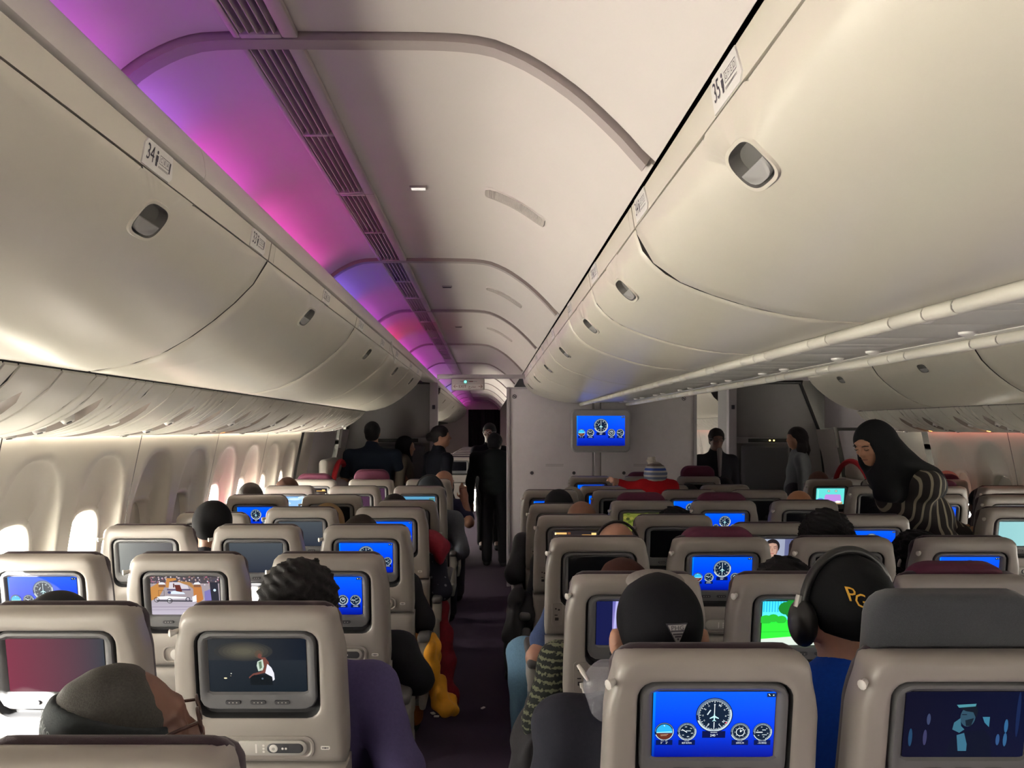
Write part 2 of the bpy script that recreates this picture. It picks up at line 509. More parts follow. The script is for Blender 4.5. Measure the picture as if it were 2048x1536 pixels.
# ---- overhead bins
def placard(mb_plate, mb_ink, S, y, mir, num, seats, sign):
    """number plate on the flap strip; sign=+1 reads towards +y"""
    X = (lambda q: 2 * XC - q) if mir else (lambda q: q)
    L = S.L
    def put(u, v, dep):      # u along reading direction, v up
        x, z = S(L / 2 - v, dep)
        return (X(float(x)), y + sign * u, float(z))
    hw = 0.068
    ol = [(-hw, -L / 2 + .001), (hw - .012, -L / 2 + .001), (hw, -L / 2 + .012), (hw - .012, L / 2 - .001), (-hw + .012, L / 2 - .001), (-hw, L / 2 - .012)]
    mb_plate.loops([[put(u, v, 0.001) for u, v in ol], [put(u * .985, v * .97, -0.0025) for u, v in ol]], 0, close=True)
    d = -0.0032
    def ink(vs, fs): mb_ink.add([put(u, v, d) for u, v in vs], fs)
    v, f = text_geo(num); ink([(a * 0.034 - 0.041, b * 0.042 + 0.001) for a, b in v], f)
    # person pictogram
    c = [(0.0035 * math.cos(t * math.pi / 5) - 0.012, 0.0035 * math.sin(t * math.pi / 5) + 0.0125) for t in range(10)]
    ink(c, [list(range(10))])
    ink([(-0.017, 0.007), (-0.007, 0.007), (-0.007, -0.004), (-0.0085, -0.004), (-0.0085, -0.013), (-0.0155, -0.013), (-0.0155, -0.004), (-0.017, -0.004)], [[7, 6, 5, 4, 3, 2, 1, 0]])
    # seat box outline + letters + line under
    n = len(seats); x0 = 0.0; x1 = 0.052 if n == 4 else 0.044
    def bar(a, b, c_, e): ink([(a, b), (c_, b), (c_, e), (a, e)], [[0, 1, 2, 3]])
    bar(x0, 0.0105, x1, 0.0115); bar(x0, -0.0045, x1, -0.0035)
    for i in range(n + 1):
        q = x0 + (x1 - x0) * i / n; bar(q - .0004, -0.0045, q + .0004, 0.0115)
    for i, s in enumerate(seats):
        v, f = text_geo(s); cx = x0 + (x1 - x0) * (i + .5) / n
        ink([(a * 0.011 + cx, b * 0.013 + 0.0035) for a, b in v], f)
    bar(x0 - .002, -0.0105, x1, -0.0095); bar(x0 - .002, -0.0125, x1, -0.0118); bar(x0 - .002, -0.0125, x0 - .0012, -0.0095)
    if n == 3: bar(x1 + .001, -0.010, x1 + .0065, 0.011)

def make_bin(y0, y1, hy, which, mir, label, plates, far=False):
    SF, SD = (S_FLAP_L, S_DOOR_L) if which == 'outer' else (S_FLAP_C, S_DOOR_C)
    root = tag(empty('overhead_bin', (0, 0, 0)), label, 'overhead bin', 'overhead bins')
    X = (lambda q: 2 * XC - q) if mir else (lambda q: q)
    # body
    prof = [tuple(map(float, SF(t, 0.012))) for t in np.linspace(0, SF.L, 3)] + [tuple(map(float, SD(t, 0.016))) for t in np.linspace(0, SD.L, 16)]
    if which == 'outer': prof += [(-1.18, 1.745), (-1.72, 1.64), (-1.90, 2.42), (-0.80, 2.42), (-0.80, 2.14)]
    else: prof += [(XC - .005, 1.90), (XC - .005, 2.42), (0.40, 2.42), (0.40, 2.15)]
    b = MB(); b.loops([[(X(x), y, z) for x, z in prof] for y in (y0, y1)], 0, close=True, cap0=True)
    b.build('body', M_BINBODY, root)
    # door with sunk latch
    mb = MB()
    vh = SD.at_z(2.010) if which == 'outer' else SD.at_z(1.995)
    lw, lh = 0.050, 0.034
    patch(mb, SD, y0 + 0.0075, y1 - 0.0075, 0.0, SD.L, hy, vh,
          [(sup(.16, .12, 2.2), 0.0, 0), (sup(lw * 1.25, lh * 1.28, 3.2), 0.0, 0), (sup(lw * 1.2, lh * 1.22, 3.2), -0.004, 0), (sup(lw * 1.06, lh * 1.05, 3.2), -0.003, 0),
           (sup(lw, lh, 3.2), 0.004, 1), (sup(lw * .9, lh * .9, 3), 0.014, 1)],
          N=56, K=9, edge=0.016, mirror=mir, emi=2)
    d = mb.build('door', [M_BIN, M_LATCHD, M_BINBODY], root, angle=50)
    # paddle: the lower half of the latch
    pd = MB(); L = []
    for s, dp in ((1.0, 0.006), (1.0, -0.001), (0.93, -0.0035)):
        lp = []
        for q in range(28):
            u, v = sup(lw * .93, lh * .93, 3)(2 * math.pi * q / 28)
            v = max(v, 0.002)
            u *= s; v = 0.012 + (v - 0.012) * s
            x, z = SD(vh + v, dp); lp.append((X(float(x)), hy + u, float(z)))
        L.append(lp)
    pd.loops(L, 0, close=True)
    pd.build('latch', M_SILVER, d)
    # flap strip above the door
    fl_ = MB()
    segs = [y0 + 0.004, y0 + 0.004 + 0.045, y1 - 0.004]
    for a, c in zip(segs[:-1], segs[1:]):
        strip(fl_, SF, a + .0008, c - .0008, 0.001, SF.L - 0.0003, 2, mirror=mir, thick=0.010)
    fo = fl_.build('flap', M_BIN, root)
    for y, num, seats in plates:
        p, i = MB(), MB()
        placard(p, i, SF, y, mir, num, seats, +1 if (which == 'outer') != mir else -1)
        po = p.build('row_placard', M_WHITE, root)
        i.build('lettering', M_INK, po, smooth=False)
    return root
M_BINBODY = mat('bin_body', (0.045, 0.04, 0.038), 0.7, noise=0.05)
ORD = ['first', 'second', 'third', 'fourth', 'fifth', 'sixth', 'seventh', 'eighth', 'ninth', 'tenth']
CBA = 'CBA'
seams = [Y_BACK, -0.7, 0.82, 2.30, 3.80, 5.10, 6.40, Y_BIN_END]
hys = [-1.5, 0.05, 1.59, 2.97, 4.44, 5.76, 6.95]
pl = {2: [(1.52, '34', CBA), (2.18, '33', CBA)], 3: [(3.10, '32', CBA)], 4: [(3.94, '31', CBA), (4.75, '30', CBA)], 5: [(5.5, '29', CBA)], 6: [(6.3 + .2, '28', CBA), (7.15, '27', CBA)]}
for i in range(7):
    lab = ('%s overhead bin from the camera, above the left window seats' % ORD[i - 2].capitalize()) if i >= 2 else 'overhead bin above the left window seats, %s the camera' % ('beside' if i else 'behind')
    make_bin(seams[i], seams[i + 1], hys[i], 'outer', False, lab, pl.get(i, []))
seamc = [Y_BACK, -0.95, 0.48, 1.93, 2.75, 3.50, 4.70, 5.90, 7.0, 8.05]
hyc = [-1.6, -0.2, 1.205, 2.30, 3.10, 4.16, 5.29, 6.45, 7.5]
G4 = 'GFED'
plc = {2: [(1.17, '35', G4), (1.82, '34', G4)], 3: [(2.62, '33', G4)], 4: [(3.40, '32', G4)], 5: [(4.3, '31', G4)], 6: [(5.1, '30', G4), (5.75, '29', G4)], 7: [(6.5, '28', G4)]}
for i in range(0, 9):
    lab = ('%s overhead bin from the camera, left face of the centre row' % ORD[i - 2].capitalize()) if i >= 2 else 'overhead bin %s the camera, left face of the centre row' % ('beside' if i else 'behind')
    make_bin(seamc[i], seamc[i + 1], hyc[i], 'centre', False, lab, plc.get(i, []))
for i in range(2, 9):
    make_bin(seamc[i], seamc[i + 1], hyc[i], 'centre', True, '%s overhead bin from the camera, right face of the centre row' % ORD[i - 2].capitalize(), [])
seamr = [2.30, 3.55, 4.85, 6.15, 7.40]
for i in range(4):
    a, c = seamr[i], seamr[i + 1]
    make_bin(a, c, (a + c) / 2, 'outer', True, 'overhead bin above the right window seats, %s from the front door' % ORD[3 - i], [(a + .28, str(33 - i), 'KJH'), (c - .2, str(32 - i), 'KJH')])
for i in range(4):
    a = Y_FWD + i * 3.2
    make_bin(a, a + 3.2, a + 1.6, 'outer', False, 'forward cabin overhead bin on the left beyond the lavatory, %s from it' % ORD[i], [])
for i in range(3):
    a = Y_FWD + i * 2.4
    make_bin(a, a + 2.4, a + 1.2, 'outer', True, 'forward cabin overhead bin on the right beyond the lavatory, %s from it' % ORD[i], [])

# ---- centre service channel with hand rails
b = MB(); b.box((XC, (Y_BACK + 8.05) / 2, 1.885), (0.52, 8.05 - Y_BACK, 0.012))
psc = tag(b.build('trim_5', M_GAP), kind='structure')
y = Y_BACK; k = 0
while y < 8.0:
    wd = (0.30, 0.16, 0.10, 0.24)[k % 4]; e = min(y + wd, 8.04)
    p = MB(); p.box((XC, (y + e) / 2, 1.866), (0.44, e - y - 0.006, 0.014), 0.003)
    po = p.build('service_panel', M_PSUC, psc) if 'M_PSUC' in globals() else None
    if po is None:
        M_PSUC = mat('centre_service', (0.58, 0.56, 0.51), 0.35, noise=0.03)
        po = p.build('service_panel', M_PSUC, psc)
    if k % 4 in (0, 3) and y > 0.5:
        for xx in (-0.13, 0.13):
            q = MB(); q.tube([(XC + xx, (y + e) / 2, 1.861), (XC + xx, (y + e) / 2, 1.853), (XC + xx, (y + e) / 2, 1.846)], [0.024, 0.022, 0.010], 12)
            q.build('reading_light', M_WHITE, po)
    y = e; k += 1
for nme, xx in (('left', 0.928), ('right', 1.390)):
    root = tag(empty('hand_rail', (xx, 0, 1.842)), 'segmented cream hand rail along the %s edge of the centre service channel' % nme, 'hand rail', 'hand rails')
    y = Y_BACK; k = 0
    while y < 8.0:
        wd = (0.36, 0.11, 0.14, 0.34, 0.12)[k % 5]; e = min(y + wd, 8.04)
        q = MB(); q.tube([(0, y + .003, 0), (0, y + .008, 0), (0, e - .008, 0), (0, e - .003, 0)], [0.014, 0.017, 0.017, 0.014], 12)
        q.build('rail_segment', M_PSU, root)
        y = e; k += 1
    q = MB(); q.tube([(0, Y_BACK, 0), (0, 8.04, 0)], 0.0115, 10)
    q.build('rail_core', M_GAP, root)
    q = MB()
    q.box((0.02 if xx < 1 else -0.02, (Y_BACK + 8.04) / 2, 0.028), (0.05, 8.04 - Y_BACK, 0.03), 0.005)
    q.build('rail_bracket', M_PSUC, root)

# ---- ceiling panels over the aisles
vL = S_CEIL.at_x(-0.503); vR = S_CEIL.at_x(-0.390)
joints = [Y_BACK, -2.66, -0.527, 1.606, 3.73, 5.33, 7.46, 9.6, 11.7, 13.8, 16.0, 18.1, 20.2, 22.3, Y_FAR]
M_COVE = M_CEIL
for mir in (False, True):
    for i in range(len(joints) - 1):
        a, c = joints[i], joints[i + 1]
        if mir and i > 7: break
        g = 0.010
        p = MB(); strip(p, S_CEIL, a + g, c - g, 0.0, vL, 16, mirror=mir, thick=0.012)
        p.build('cove_panel', M_CEIL, CEIL)
        p = MB(); strip(p, S_CEIL, a + g, c - g, vR, S_CEIL.L, 22, mirror=mir, thick=0.012)
        p.build('ceiling_panel', M_CEIL, CEIL)
        # overlap band at the joint; shade on its riser painted in as darker brown
        p = MB(); strip(p, S_CEIL, c - .001, c + 0.04, 0.05, S_CEIL.L - .012, 34, dep=-0.013, mirror=mir, thick=0.05)
        p.build('joint_band', M_JOINT if 'M_JOINT' in globals() else mat('joint_band', (0.36, 0.31, 0.29), 0.6, noise=0.03), CEIL)
        M_JOINT = MATS['joint_band']
        if mir: continue
        if i in (3, 4, 5):
            ym = {3: 2.64, 4: 4.45, 5: 6.2}[i]
            # speaker grille on the curved side, with ribs
            va, vb = S_CEIL.at_x(-0.018), S_CEIL.at_x(0.190)
            q = MB(); patch(q, S_CEIL, ym - .06, ym + .06, va, vb, ym, (va + vb) / 2, [(sup(.052, (vb - va) / 2 - .008, 6), -0.005, 0), (sup(.044, (vb - va) / 2 - .02, 6), -0.002, 1)], N=40, K=2, edge=-0.0005)
            sp = q.build('speaker_grille', [M_CEIL, M_GRILLE if 'M_GRILLE' in globals() else mat('grille', (0.42, 0.38, 0.34), 0.6, noise=0.03)], CEIL)
            M_GRILLE = MATS['grille']
            q = MB()
            for r in range(34):
                v = va + .022 + (vb - va - .044) * r / 33
                x, z = S_CEIL(v, -0.0035)
                q.box((float(x), ym, float(z)), (0.0016, 0.082, 0.0016))
            rb = q.build('grille_ribs', M_CEIL, sp); rb['kind'] = 'stuff'
            q = MB(); q.box((-0.228, ym - .02 * (i == 3), 2.389), (0.056, 0.030, 0.008), 0.002); 
            lp = q.build('lamp_plate', M_JOINT, CEIL)
            q = MB(); q.box((-0.228, ym - .02 * (i == 3), 2.3845), (0.046, 0.021, 0.004), 0.001)
            q.build('lamp_lens', mat('ceiling_lamp', (.8, .8, .75), .4, emit=(1, .95, .85), estr=.5) if i == 3 else M_GAP, lp)
# air vents: frames of two grilles each
def vent(y0, y1):
    x0, x1, z = -0.510, -0.380, 2.392
    f = MB()
    n = 2; L = (y1 - y0)
    cuts = [y0 + 0.012, y0 + L / 2 - 0.006, y0 + L / 2 + 0.006, y1 - 0.014]
    xa, xb = -0.495, -0.412
    f.box(((x0 + xa) / 2, (y0 + y1) / 2, z), (xa - x0, L - .006, 0.022), 0.004)
    f.box(((xb + x1) / 2, (y0 + y1) / 2, z), (x1 - xb, L - .006, 0.022), 0.004)
    f.box(((xa + xb) / 2, y0 + .009, z), (xb - xa, 0.014, 0.022), 0.002)
    f.box(((xa + xb) / 2, y1 - .011, z), (xb - xa, 0.016, 0.022), 0.002)
    f.box(((xa + xb) / 2, (y0 + y1) / 2, z), (xb - xa, 0.012, 0.020), 0.002)
    fo = f.build('air_vent', M_LOUVER, CEIL)
    d = MB(); d.box(((xa + xb) / 2, (y0 + y1) / 2, z + .045), (xb - xa + .01, L - .01, 0.006))
    d.box(((xa + xb) / 2, y0 + .25 * L, z + .012), (xb - xa, .006, .004)); 
    d.build('duct', M_DUCT, fo)
    for ya, yb in ((cuts[0], cuts[1]), (cuts[2], cuts[3])):
        for s in range(5):
            xx = xa + (xb - xa) * (s + 0.5) / 5
            R = Matrix.Rotation(math.radians(28), 3, 'Y')
            q = MB(); q.box((xx, (ya + yb) / 2, z + .002), (0.003, yb - ya, 0.024), 0.001, R=R)
            q.build('slat', M_LOUVER, fo, smooth=False)
ys = [1.606 + k * 1.0665 for k in range(-6, 21)]
for a, c in zip(ys[:-1], ys[1:]):
    if a < 9: vent(a, c)
    else:
        q = MB(); q.box((-0.445, (a + c) / 2, 2.392), (0.13, c - a - .006, 0.02), 0.004); q.build('air_vent', M_LOUVER, CEIL)

# ---- light cove: lip rail and coloured strips behind it
lip = [(-0.745, 2.215), (-0.700, 2.246), (-0.676, 2.250), (-0.655, 2.240), (-0.642, 2.215), (-0.636, 2.180), (-0.637, 2.164), (-0.646, 2.156), (-0.70, 2.158), (-0.80, 2.17)]
S_LIP = Curve2D(lip, (0, 2.0), dens=5)
for mir in (False, True):
    e = tag(empty('trim_6' if not mir else 'trim_7', (0, 0, 0)), kind='structure')
    cuts = [Y_BACK, -0.3, 1.80, 3.75, 5.45, 7.5, 10.6, 14, 18, Y_FAR] if not mir else [Y_BACK, 4, 8, 12, 18]
    for a, c in zip(cuts[:-1], cuts[1:]):
        q = MB(); strip(q, S_LIP, a + .001, c - .001, 0, S_LIP.L, 36, mirror=mir, thick=0.004)
        q.build('cove_lip', M_CEIL, e)
LEDC = [(Y_BACK, -0.5, (0.9, .10, .8)), (-0.5, 0.6, (.6, .10, .9)), (0.6, 1.30, (0.26, .10, 1.0)), (1.30, 1.595, (.62, .07, .80)), (1.62, 1.95, (.42, .09, 1.0)), (1.95, 2.46, (.86, .05, .82)), (2.52, 3.10, (1.0, .05, .72)), (3.10, 3.55, (.95, .05, .65)),
        (3.745, 4.45, (.20, .10, 1.0)), (4.48, 5.32, (.55, .06, .80)), (5.34, 5.72, (.62, .06, .74)), (5.74, 6.2, (1.0, .03, .42)), (6.22, 6.5, (1.0, .02, .18)), (6.52, 7.45, (.75, .05, .75)), (7.5, 9.4, (.70, .05, .80)),
        (9.5, 11.6, (.62, .06, .9)), (11.7, 13.5, (.55, .06, .9)), (13.6, 15.8, (.25, .10, 1.0)), (15.9, 20, (.7, .05, .8)), (20, Y_FAR - .2, (.85, .05, .8))]
for a, c, col in LEDC:
    q = MB(); q.box((-0.734, (a + c) / 2, 2.232), (0.014, c - a - .03, 0.008), R=Matrix.Rotation(math.radians(20), 3, 'Y'))
    m = mat('cove_led', (0.1, 0.1, 0.1), 0.5, emit=col, estr=8.0 if a < 1.6 else 8.5)
    q.build('light_strip', m, CEIL, smooth=False)
# ------------------------------------------------------------------ displays: pictures built from flat coloured shapes
SCR_W, SCR_H = 0.234, 0.134
class Pic:
    def __init__(self, asp=SCR_H / SCR_W):
        self.p = []; self.z = 0; self.asp = asp
    def poly(self, pts, col, col2=None):
        self.z += 1
        self.p.append((pts, col, self.z)); return self
    def grad(self, x0, y0, x1, y1, c0, c1, n=8, horiz=False):
        self.z += 1
        for i in range(n):
            a, b = i / n, (i + 1) / n
            m0 = tuple(p + (q - p) * a for p, q in zip(c0, c1)); m1 = tuple(p + (q - p) * b for p, q in zip(c0, c1))
            if horiz: pts = [(x0 + (x1 - x0) * a, y0), (x0 + (x1 - x0) * b, y0), (x0 + (x1 - x0) * b, y1), (x0 + (x1 - x0) * a, y1)]; cc = (m0, m1, m1, m0)
            else: pts = [(x0, y0 + (y1 - y0) * a), (x1, y0 + (y1 - y0) * a), (x1, y0 + (y1 - y0) * b), (x0, y0 + (y1 - y0) * b)]; cc = (m0, m0, m1, m1)
            self.p.append((pts, cc, self.z))
        return self
    def rect(self, x0, y0, x1, y1, col): return self.poly([(x0, y0), (x1, y0), (x1, y1), (x0, y1)], col)
    def ell(self, cx, cy, rx, ry, col, n=24, a0=0.0, a1=360.0):
        return self.poly([(cx + rx * math.cos(math.radians(a0 + (a1 - a0) * i / (n if a1 - a0 >= 360 else n - 1))), cy + ry * math.sin(math.radians(a0 + (a1 - a0) * i / (n if a1 - a0 >= 360 else n - 1)))) for i in range(n)], col)
    def bar(self, x0, y0, x1, y1, w, col):
        dx, dy = x1 - x0, y1 - y0; l = math.hypot(dx, dy) or 1; nx, ny = -dy / l * w / 2, dx / l * w / 2
        return self.poly([(x0 + nx, y0 + ny), (x1 + nx, y1 + ny), (x1 - nx, y1 - ny), (x0 - nx, y0 - ny)], col)
    def ring(self, cx, cy, r, w, col, n=28, a0=0, a1=360):
        self.z += 1
        for i in range(n):
            a, b = math.radians(a0 + (a1 - a0) * i / n), math.radians(a0 + (a1 - a0) * (i + 1) / n)
            self.p.append(([(cx + r * math.cos(a), cy + r * math.sin(a)), (cx + r * math.cos(b), cy + r * math.sin(b)), (cx + (r - w) * math.cos(b), cy + (r - w) * math.sin(b)), (cx + (r - w) * math.cos(a), cy + (r - w) * math.sin(a))], col, self.z))
        return self
    def text(self, s, cx, cy, h, col, sx=1.0, rot=0.0):
        v, f = text_geo(s); self.z += 1
        c, sn = math.cos(rot), math.sin(rot)
        V = [(a * h * 1.4 * sx, -b * h * 1.4) for a, b in v]
        V = [(cx + a * c - b * sn, cy + a * sn + b * c) for a, b in V]
        for q in f: self.p.append(([V[i] for i in q], col, self.z))
        return self
    def mesh(self, mb, put, W, mi):
        """put(x, w, n): x right, w down from the screen top, n towards the viewer"""
        for pts, col, z in self.p:
            mb.add([put((u - .5) * W, v * W, 0.0002 + 0.000008 * z) for u, v in pts], [list(range(len(pts)))], mi, col=col)

WHT, CYN, DRK = (.75, .85, .9), (.25, .75, .95), (.004, .012, .03)
def gauge_pic(asp=SCR_H / SCR_W, br=1.0):
    p = Pic(asp)
    T, Bm = (0.0, 0.085 * br, 0.88 * br), (0.0, 0.004, 0.22 * br)
    p.grad(0, 0, 1, asp * .55, T, (0.0, .035 * br, .68 * br), 5); p.grad(0, asp * .55, 1, asp, (0.0, .035 * br, .68 * br), Bm, 5)
    p.grad(0, 0, .02, asp, (0, .2, .9), (0, .02, .3), 3)
    def dial(cx, cy, r):
        p.ell(cx, cy, r, r, (.003, .01, .06), 32); p.ring(cx, cy, r * .95, r * .07, (.10, .16, .25), 32, 180, 360); p.ring(cx, cy, r * .95, r * .08, (.45, .55, .6), 24, -20, 160)
        p.ell(cx, cy, r * .87, r * .87, DRK, 32)
    dial(.504, .204, .152)
    for k in range(72):
        a = 2 * math.pi * k / 72; r0 = .108 if k % 6 == 0 else (.117 if k % 2 == 0 else .122)
        p.bar(.504 + r0 * math.cos(a), .204 + r0 * math.sin(a), .504 + .132 * math.cos(a), .204 + .132 * math.sin(a), .0036, WHT)
    for s, a in (('W', -62), ('N', 35), ('E', 120), ('S', -146), ('24', -90), ('21', -120), ('30', -30), ('33', 4), ('3', 62), ('12', 150), ('15', 178)):
        t = math.radians(a); p.text(s, .504 + .093 * math.cos(t), .204 + .093 * math.sin(t), .020 if len(s) == 1 else .011, WHT, 1, t + math.pi / 2)
    p.bar(.504, .108, .504, .20, .0055, WHT); p.bar(.504, .262, .504, .31, .0055, WHT)
    C = (.45, .8, .85)
    p.poly([(.499, .20), (.504, .186), (.509, .20), (.509, .25), (.499, .25)], C)
    p.poly([(.504, .206), (.541, .228), (.541, .236), (.504, .222), (.467, .236), (.467, .228)], C)
    p.poly([(.504, .243), (.519, .253), (.519, .258), (.504, .252), (.489, .258), (.489, .253)], C)
    p.bar(.446, .20, .472, .158, .010, (.5, .6, .65)); p.bar(.598, .275, .608, .265, .008, (.7, .02, .05))
    p.rect(.41, .342, .60, .402, (.001, .004, .05)); p.text('HEADING', .505, .355, .009, WHT); p.text('240 °', .507, .381, .021, WHT)
    # attitude
    dial(.0985, .348, .081); p.ell(.0985, .350, .066, .066, (.02, .35, .9), 26); p.ell(.0985, .350, .066, .066, (.10, .022, .012), 18, 8, 172); p.bar(.035, .356, .162, .349, .006, (.35, .85, .95)); p.bar(.066, .376, .130, .370, .004, (.45, .3, .2)); p.bar(.07, .385, .12, .382, .003, (.4, .3, .2)); p.bar(.094, .290, .1, .300, .006, WHT)
    # speed, altitude, vertical speed
    for cx, kind in ((.284, 0), (.721, 1), (.904, 2)):
        dial(cx, .348, .081)
        for k in range(40):
            if kind == 2 and 14 > k > 2: continue
            a = 2 * math.pi * k / 40 + .8; p.bar(cx + .060 * math.cos(a), .348 + .060 * math.sin(a), cx + .069 * math.cos(a), .348 + .069 * math.sin(a), .003, WHT)
        for k, s in enumerate(('600', '800', '100', '900', '200', '700')) if kind == 0 else enumerate(('1', '2', '3', '4', '5', '6', '7', '8', '9')) if kind == 1 else enumerate(('20', '40', '60', '10', '30', '50')):
            n = 9 if kind == 1 else 6; a = 2 * math.pi * k / n + .3
            p.text(s, cx + .044 * math.cos(a), .348 + .044 * math.sin(a), .009, WHT)
    p.bar(.284, .352, .243, .325, .006, WHT); p.bar(.275, .338, .315, .338, .006, (.5, .6, .65)); 
    p.ring(.721, .348, .036, .005, WHT, 24); p.bar(.721, .348, .721, .325, .005, WHT); p.bar(.721, .348, .737, .332, .006, WHT); p.bar(.904, .350, .85, .350, .007, WHT); p.bar(.9, .33, .93, .33, .006, (.5, .6, .65)); p.bar(.90, .372, .94, .372, .005, (.5, .6, .65))
    for cx, a, b in ((.0985, 'PITCH    ROLL', '3°     6°'), (.284, 'AIR SPEED', '829 KM/H'), (.721, 'ALTITUDE', '10972 M'), (.904, 'VERTICAL SPEED', '-10 MM/S')):
        p.rect(cx - .068, .418, cx + .068, .462, (.001, .006, .06)); p.text(a, cx, .426, .0062, WHT); p.text(b, cx, .445, .0135, WHT)
    p.rect(.925, .008, .995, .042, DRK); p.text('x', .978, .024, .02, WHT); p.bar(.938, .016, .95, .03, .006, WHT)
    return p

def pic_blank(c0, c1, horiz=True):
    p = Pic(); p.grad(0, 0, 1, p.asp, c0, c1, 8, horiz); return p
def pic_dancer():
    p = Pic(); A = p.asp
    p.grad(0, 0, 1, A, (.022, .024, .026), (.004, .007, .014), 8, True)
    p.grad(0, A * .4, 1, A, (.012, .016, .022), (.006, .010, .015), 6)
    for k in range(6):
        s = 1 - k / 7; c = tuple(.024 + (q - .024) * (k / 6) for q in (.085, .078, .055)); p.ell(.36, .135, .30 * s, .105 * s, c, 28)
    sk = (.13, .045, .035)
    p.ell(.515, .165, .040, .042, (.07, .05, .035)); p.ell(.525, .185, .020, .027, sk); p.poly([(.53, .20), (.58, .20), (.615, .25), (.625, .33), (.59, .35), (.56, .28)], sk)
    p.poly([(.575, .30), (.62, .30), (.60, .36), (.52, .38), (.44, .40), (.41, .43), (.405, .415), (.45, .375), (.53, .355)], sk)
    p.poly([(.50, .245), (.555, .22), (.565, .30), (.55, .34), (.505, .35), (.49, .29)], (.42, .5, .42)); p.poly([(.51, .25), (.54, .24), (.545, .31), (.52, .33)], (.09, .14, .09))
    p.poly([(.60, .27), (.64, .31), (.665, .37), (.67, .44), (.65, .455), (.645, .41), (.60, .385), (.575, .37)], (.62, .62, .68))
    p.poly([(.42, .42), (.46, .39), (.60, .39), (.64, .42), (.65, .50), (.42, .50)], (.004, .006, .008))
    p.ell(.165, .425, .017, .007, (.9, .75, .45)); p.ell(.225, .375, .007, .006, (.6, .6, .5)); p.ell(.22, .40, .006, .004, (.3, .25, .18)); p.ell(.545, .43, .01, .01, (.10, .13, .17))
    return p
def pic_race():
    p = Pic(); A = p.asp; r = random.Random(3)
    p.rect(0, 0, 1, A, (.28, .24, .26)); p.grad(0, A * .55, 1, A, (.30, .27, .31), (.42, .38, .45), 4)
    p.rect(0, 0, 1, .10, (.06, .05, .06))
    for k in range(120): 
        x, y = r.random(), r.random() * .12; c = r.choice([(.4, .3, .3), (.1, .08, .1), (.5, .45, .5), (.2, .12, .1), (.05, .05, .08), (.3, .1, .15)])
        p.ell(x, y, .012, .012, c, 6)
    hay = (.42, .19, .05)
    p.poly([(.0, .16), (.12, .09), (.22, .09), (.22, .13), (.12, .30), (.0, .36)], hay); p.poly([(.24, .02), (.38, .02), (.38, .05), (.28, .07), (.27, .16), (.22, .16)], hay)
    p.poly([(.40, .06), (.58, .08), (.64, .14), (.62, .18), (.54, .12), (.40, .09)], (.33, .17, .06)); p.poly([(.62, .14), (.74, .14), (.76, .34), (.68, .40), (.62, .34)], (.40, .15, .04))
    for cx in (.17, .68): p.ell(cx, .11, .05, .03, (.6, .6, .62)); p.rect(cx - .05, .115, cx + .05, .155, (.18, .08, .04))
    p.poly([(.28, .08), (.42, .08), (.54, .13), (.56, .19), (.26, .19)], (.5, .46, .5)); p.rect(.24, .18, .58, .205, (.10, .08, .14))
    p.poly([(.35, .12), (.43, .12), (.46, .22), (.38, .25)], (.10, .02, .015)); p.rect(.33, .10, .35, .16, (.08, .02, .02))
    p.poly([(.27, .23), (.34, .21), (.48, .235), (.50, .26), (.30, .26)], (.55, .62, .78)); p.ell(.27, .235, .025, .02, (.05, .06, .15))
    p.poly([(.09, .30), (.24, .29), (.55, .31), (.55, .325), (.28, .33), (.26, .38), (.24, .38), (.24, .335), (.09, .335)], (.75, .75, .78)); p.bar(.08, .36, .60, .365, .018, (.02, .02, .03))
    p.ring(.08, .345, .04, .008, (.02, .02, .02), 14); p.ring(.27, .36, .04, .01, (.02, .02, .02), 14); p.ring(.535, .34, .035, .012, (.03, .03, .05), 14)
    p.ring(.155, .245, .06, .006, (.03, .02, .02), 4, 45, 405)
    p.poly([(.78, .22), (.88, .18), (.90, .38), (.78, .38)], (.16, .14, .35)); p.poly([(.86, .08), (.98, .08), (.99, .38), (.88, .38)], (.02, .02, .03)); p.ell(.93, .20, .02, .02, (.5, .6, .7)); p.poly([(.60, .30), (.66, .27), (.66, .37), (.60, .38)], (.7, .7, .75))
    p.bar(0, .455, 1, .45, .012, (.26, .22, .28)); p.bar(0, .50, 1, .49, .008, (.27, .23, .30))
    return p
def pic_park():
    p = Pic(); A = p.asp
    p.rect(0, 0, 1, A, (.02, .75, .04)); p.grad(0, 0, 1, A * .42, (.05, .62, .85), (.10, .70, .9), 3)
    for k in range(9): p.rect(.01 + k * .035, .0, .026 + k * .035, .14, (.02, .40, .62))
    for cx, cy, r in ((.05, .24, .08), (.14, .22, .07), (.24, .24, .07), (.72, .2, .09), (.85, .2, .1), (.97, .22, .09)): p.ell(cx, cy, r, r * .75, (.02, .42, .03), 16)
    p.rect(.40, .15, .46, .33, (.10, .04, .015))
    for cx, cy, r in ((.30, .09, .10), (.42, .05, .13), (.54, .10, .10), (.38, .15, .09), (.47, .16, .09)): p.ell(cx, cy, r, r * .85, (.01, .19, .02), 16)
    p.poly([(0, .29), (1, .27), (1, A), (0, A)], (.03, .72, .04)); p.poly([(0, A * .86), (.4, A * .80), (1, A * .86), (1, A), (0, A)], (.55, .62, .55)); p.bar(0, .40, 1, .385, .01, (.02, .5, .03))
    return p
